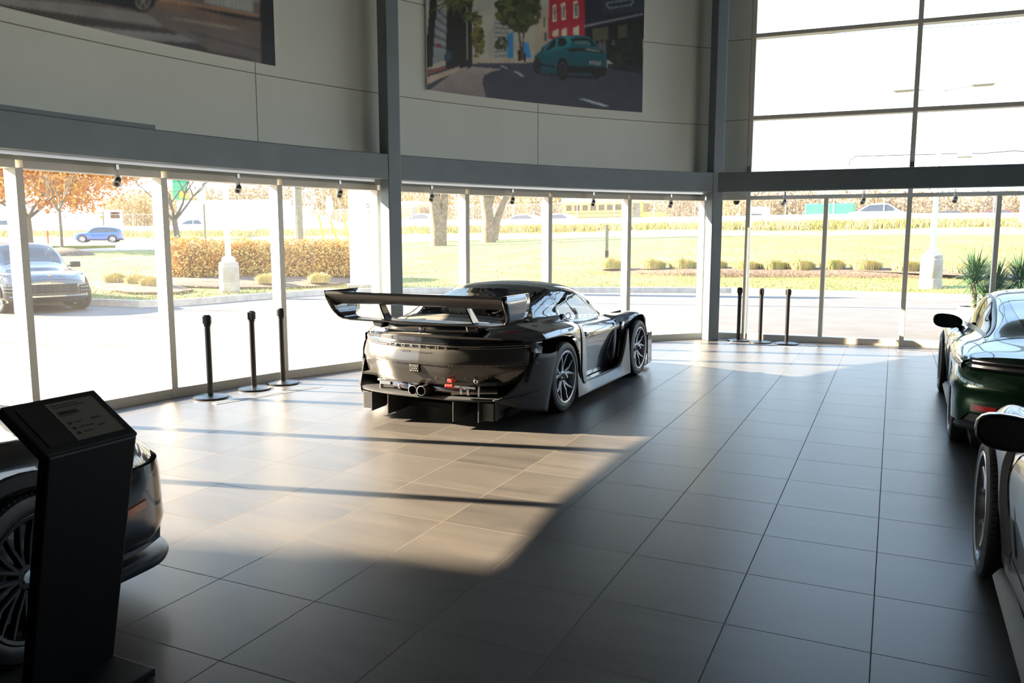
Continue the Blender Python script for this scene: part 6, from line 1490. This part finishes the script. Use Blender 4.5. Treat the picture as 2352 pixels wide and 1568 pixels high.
pr.poly([(1228, 135), (1228, 25), (1262, 10), (1262, 135)], L(118, 112, 98)); pr.poly([(1248, 40), (1252, 38), (1252, 62), (1248, 63)], L(50, 50, 48)); pr.poly([(1250, 74), (1256, 74), (1256, 95), (1250, 95)], L(60, 60, 56))
pr.poly([(1260, 90), (1262, -160), (1345, -160), (1347, 85)], L(108, 28, 38), L(120, 30, 40))
for k, x in enumerate((1269, 1289, 1317)):
    pr.poly([(x, 12-k*4), (x+8+k, 9-k*4), (x+10+k, 48-k*4), (x+1, 50-k*4)], L(150, 145, 130)); pr.poly([(x+2, 16-k*4), (x+7+k, 14-k*4), (x+8+k, 44-k*4), (x+3, 45-k*4)], L(80, 85, 85)); pr.poly([(x+1, 72-k*4), (x+13, 66-k*4), (x+13, 82), (x+1, 84)], L(145, 138, 122)); pr.poly([(x, -90), (x+9, -92), (x+9, -50), (x, -48)], L(140, 138, 125))
pr.poly([(1342, 85), (1345, -160), (1490, -160), (1490, 90), (1350, 90)], L(22, 26, 36)); pr.poly([(1380, -160), (1479, -160), (1479, 25), (1382, 32)], L(30, 37, 46))
pr.poly([(1340, 58), (1477, 30), (1477, 33), (1342, 62)], L(90, 92, 95)); pr.poly([(1348, 65), (1478, 40), (1478, 170), (1350, 120)], L(16, 17, 18)); pr.poly([(1360, 66), (1398, 60), (1398, 90), (1362, 94)], L(58, 58, 46)); pr.poly([(1420, 58), (1440, 56), (1440, 85), (1420, 88)], L(48, 47, 38))
for x in (1378, 1388, 1409): pr.poly([(x-3, 120), (x-4, 98), (x+1, 93), (x+5, 100), (x+4, 125)], L(62, 62, 70)); pr.ell(x, 94, 2.5, 3, L(60, 48, 42))
pr.blob(1430, 120, 28, 28, L(10, 16, 14), L(24, 34, 24), 80, 7); pr.blob(1460, 80, 16, 30, L(14, 18, 16), L(22, 28, 24), 40, 6); pr.poly([(1395, 145), (1478, 150), (1478, 172), (1395, 165)], L(22, 22, 26))
pr.poly([(975, 160), (1080, 142), (1180, 138), (1300, 140), (1490, 172), (1490, 270), (970, 270)], L(40, 42, 52), L(30, 34, 46), .06)
pr.poly([(1040, 150), (1085, 143), (1240, 143), (1160, 150)], L(44, 46, 56)); pr.poly([(1080, 135), (1225, 132), (1225, 143), (1080, 145)], L(120, 112, 100))
pr.poly([(975, 215), (1050, 160), (1080, 152), (1155, 158), (1128, 164), (1112, 172), (1108, 190), (1118, 226), (1060, 218)], L(108, 100, 96), L(84, 78, 78), .10)
pr.poly([(975, 178), (1072, 146), (1082, 150), (975, 195)], L(125, 112, 98)); pr.poly([(975, 165), (1020, 150), (1040, 152), (975, 172)], L(96, 52, 48))
for (x, y, w, h_) in ((1148, 150, 12, 2.0), (1180, 163, 14, 3.0), (1330, 226, 44, 5)): pr.poly([(x, y), (x+w*.25, y-.5), (x+w*1.7, y+h_*3.6), (x+w*1.3, y+h_*3.6)], L(118, 128, 138))
for x0, x1, w in ((1000, 982, 16), (1042, 1036, 26), (1064, 1062, 16), (1080, 1078, 10)): pr.poly([(x0-w/2, -60), (x0+w/2, -60), (x1+w*.7, 152), (x1-w*.5, 158)], L(16, 17, 15), None, .3)
for cx, cy, rr_ in ((1040, -10, 62), (1085, 35, 28), (1062, 0, 34), (995, -50, 60)):
    for k in range(46):
        a = pr.rg.rand()*2*pi; l = rr_*(.6+.5*pr.rg.rand()); x, y = cx+l*cos(a), cy+l*sin(a)*.8+.18*l; t = pr.rg.rand(); w = 3.2; pr.poly([(cx-w*sin(a), cy+w*cos(a)), (cx+w*sin(a), cy-w*cos(a)), (x, y)], [g*(1-t)+h2*t for g, h2 in zip(L(22, 28, 16), L(62, 66, 34))])
pr.blob(1098, 90, 12, 42, L(30, 40, 18), L(84, 76, 34), 60, 5); pr.blob(1192, 22, 48, 44, L(20, 30, 16), L(58, 62, 34), 170, 8); pr.poly([(1188, 60), (1192, 60), (1202, 135), (1196, 138)], L(52, 40, 26)); pr.poly([(1200, 66), (1205, 64), (1203, 138), (1199, 138)], L(58, 46, 30)); pr.blob(1152, 100, 14, 14, L(22, 30, 18), L(50, 52, 28), 30, 4)
pr.poly([(1019, 140), (1020, 126), (1026, 116), (1036, 118), (1036, 138)], L(24, 46, 60)); pr.ell(1008, 104, 6, 5, L(90, 30, 26))
pr.poly([(1190, 140), (1188, 118), (1194, 112), (1197, 140)], L(14, 14, 16)); pr.poly([(1203, 142), (1203, 122), (1208, 120), (1209, 142)], L(20, 18, 22))
TE, TD, TL = L(14, 68, 76), L(10, 44, 50), L(30, 98, 104)
pr.poly([(1228, 165), (1228, 128), (1238, 118), (1250, 105), (1270, 88), (1290, 82), (1330, 80), (1352, 84), (1368, 96), (1378, 112), (1392, 122), (1394, 150), (1392, 168), (1350, 172), (1310, 170), (1245, 168)], TE, TD)
pr.poly([(1240, 118), (1272, 92), (1300, 84), (1318, 84), (1310, 104), (1290, 112), (1255, 122)], TL, TE); pr.poly([(1255, 112), (1270, 92), (1278, 88), (1276, 106), (1258, 116)], L(16, 22, 24)); pr.poly([(1280, 105), (1282, 87), (1298, 86), (1303, 98), (1296, 106)], L(14, 20, 22)); pr.poly([(1308, 88), (1342, 86), (1358, 90), (1370, 106), (1325, 103)], L(14, 16, 17)); pr.poly([(1316, 92), (1350, 93), (1360, 104), (1322, 101)], L(46, 74, 80))
pr.poly([(1303, 110), (1345, 109), (1388, 118), (1388, 122), (1345, 117), (1308, 118)], L(24, 18, 20)); pr.poly([(1346, 111), (1376, 116), (1376, 118), (1346, 114)], L(96, 102, 100)); pr.poly([(1242, 145), (1276, 150), (1276, 155), (1244, 150)], L(12, 20, 22))
pr.poly([(1300, 150), (1394, 154), (1392, 168), (1300, 166)], L(12, 14, 16)); pr.poly([(1354, 139), (1380, 141), (1380, 149), (1355, 147)], L(105, 108, 106))
for k in range(5): pr.poly([(1359+4*k, 141+.3*k), (1361+4*k, 141+.3*k), (1361+4*k, 147), (1359+4*k, 146.5)], L(20, 20, 22))
for (x, y, a, b) in ((1234, 150, 9, 18), (1292, 158, 13, 26)): pr.ell(x, y, a, b, L(9, 9, 11)); pr.ell(x+1, y, a*.62, b*.70, L(36, 36, 40)); pr.ell(x+1, y, a*.45, b*.5, L(16, 16, 18))
pr.ell(1375, 168, 16, 9, L(9, 9, 11)); pr.ell(1247, 112, 4, 6, L(12, 52, 58)); pr.poly([(1238, 168), (1380, 176), (1370, 182), (1240, 172)], L(14, 16, 24))
for (px, py) in ((1418, 3), (1432, 8)): pass
pr.poly([(1392, 6), (1452, -4), (1456, 4), (1450, 12), (1400, 20), (1392, 14)], L(80, 92, 104)); pr.poly([(1394, 8), (1450, -1), (1453, 4), (1448, 10), (1402, 17), (1395, 13)], L(30, 37, 46))
pr.finish()
tA, zb_ = ray_circle(982, 206.5, RW-.035); tB, zb2 = ray_circle(1475, 257.5, RW-.035); zb_ = (zb_+zb2)/2
hang_poster('street_poster', 'curved wall poster of a palm lined street with a teal SUV', {'p': pr, 'n': (330, 260)}, (tA, tB), zb_, 6.2, w2p)
# left poster: road with crossing stripes and the lower part of a dark car
pr = Print(-160, 645, -260, 170, 2.2)
pr.fill(np.ones_like(pr.X, bool), L(66, 60, 58), L(72, 66, 64), .07)
pr.poly([(-160, -260), (645, -260), (645, 10), (480, -10), (300, -30), (-160, -120)], L(92, 92, 90)); pr.poly([(380, -5), (595, 33), (595, 40), (360, 2)], L(108, 84, 66)); pr.poly([(380, 3), (600, 40), (600, 50), (430, 22)], L(24, 25, 30)); pr.poly([(470, -30), (580, -20), (580, 28), (470, 6)], L(108, 110, 108))
for k in range(12): pr.poly([(476+9*k, -30), (478+9*k, -30), (478+9*k, 8+1.7*k), (476+9*k, 8+1.7*k)], L(86, 88, 88))
pr.poly([(330, -2), (420, 10), (598, 58), (600, 74), (480, 50), (360, 14)], L(84, 68, 58), L(70, 60, 54), .12)
pr.poly([(-160, -60), (50, -2), (190, 10), (330, 30), (350, 40), (372, 60), (250, 44), (60, 22), (-160, -30)], L(98, 97, 93), L(88, 88, 86), .05)
pr.poly([(-160, -20), (0, 10), (180, 48), (340, 66), (415, 80), (300, 72), (200, 60), (0, 20), (-160, -10)], L(38, 34, 33)); pr.poly([(0, 10), (110, 25), (250, 46), (380, 66), (372, 60), (410, 78), (200, 58), (60, 30)], L(42, 38, 36))
pr.poly([(185, 58), (415, 80), (455, 98), (340, 92), (230, 76)], L(96, 96, 96), L(84, 84, 88), .05); pr.poly([(330, 92), (450, 98), (480, 116), (560, 130), (600, 142), (500, 124)], L(36, 34, 40))
pr.poly([(380, 40), (430, 44), (560, 66), (530, 66)], L(104, 96, 84)); pr.poly([(480, 66), (596, 100), (596, 118), (470, 90)], L(74, 66, 62), None, .1); pr.poly([(430, 70), (596, 112), (596, 116), (430, 74)], L(46, 46, 54))
pr.poly([(-160, -260), (300, -260), (352, -100), (358, -5), (352, 15), (330, 20), (322, 27), (300, 20), (160, -6), (-160, -70)], L(13, 14, 18)); pr.ell(327, 2, 21, 26, L(8, 8, 9)); pr.ell(327, 0, 17, 22, L(92, 92, 92)); pr.ell(327, 0, 14, 19, L(30, 30, 32))
for k in range(6): a = k*pi/3; pr.poly([(327-2*sin(a), 2*cos(a)), (327+2*sin(a), -2*cos(a)), (327+14*cos(a)+2, 19*sin(a)), (327+14*cos(a)-2, 19*sin(a))], L(86, 84, 80))
pr.poly([(588, -260), (640, -260), (640, 170), (598, 170), (596, 60)], L(8, 9, 14)); pr.poly([(-160, -260), (-160, -80), (0, -60), (0, -260)], L(60, 60, 62))
pr.finish(3)
tA, z1_ = ray_circle(0, 12.5, RW-.035); tB, z2_ = ray_circle(633, 152.5, RW-.035)
hang_poster('road_poster', 'curved wall poster of a striped road and dark car, in the top left corner', {'p': pr, 'n': (330, 150)}, (tA+8, tB), (z1_+z2_)/2, 6.2, w2p)


# left and right pieces of a part become parts of their own
def split_sides(names):
    for o in [x for x in bpy.data.objects if x.type == 'MESH' and x.parent is not None and x.name.split('.')[0] in names]:
        me2 = o.data.copy(); o2 = link(o.copy()); o2.data = me2; o2.parent = o.parent
        for ob, sg in ((o, 1), (o2, -1)):
            bm = bmesh.new(); bm.from_mesh(ob.data); bmesh.ops.delete(bm, geom=[f for f in bm.faces if f.calc_center_median().x*sg < 0], context='FACES')
            bmesh.ops.delete(bm, geom=[v for v in bm.verts if not v.link_faces], context='VERTS'); bm.to_mesh(ob.data); bm.free()
        if not o2.data.polygons: bpy.data.objects.remove(o2)
split_sides({'side_window', 'rear_arch_plate', 'side_skirt', 'side_sill', 'canard', 'wheel_liner', 'skirt_tray', 'front_duct', 'door_blade', 'fender_vent_cover', 'corner_duct', 'duct_vane', 'rear_quarter_panel', 'fender_vent', 'vent_edge', 'side_marker', 'wheel_arch_trim', 'side_intake', 'intake_blade', 'bumper_corner', 'lamp_lens', 'reflector_bezel', 'reflector', 'endplate', 'window_trim', 'wing_mount'})
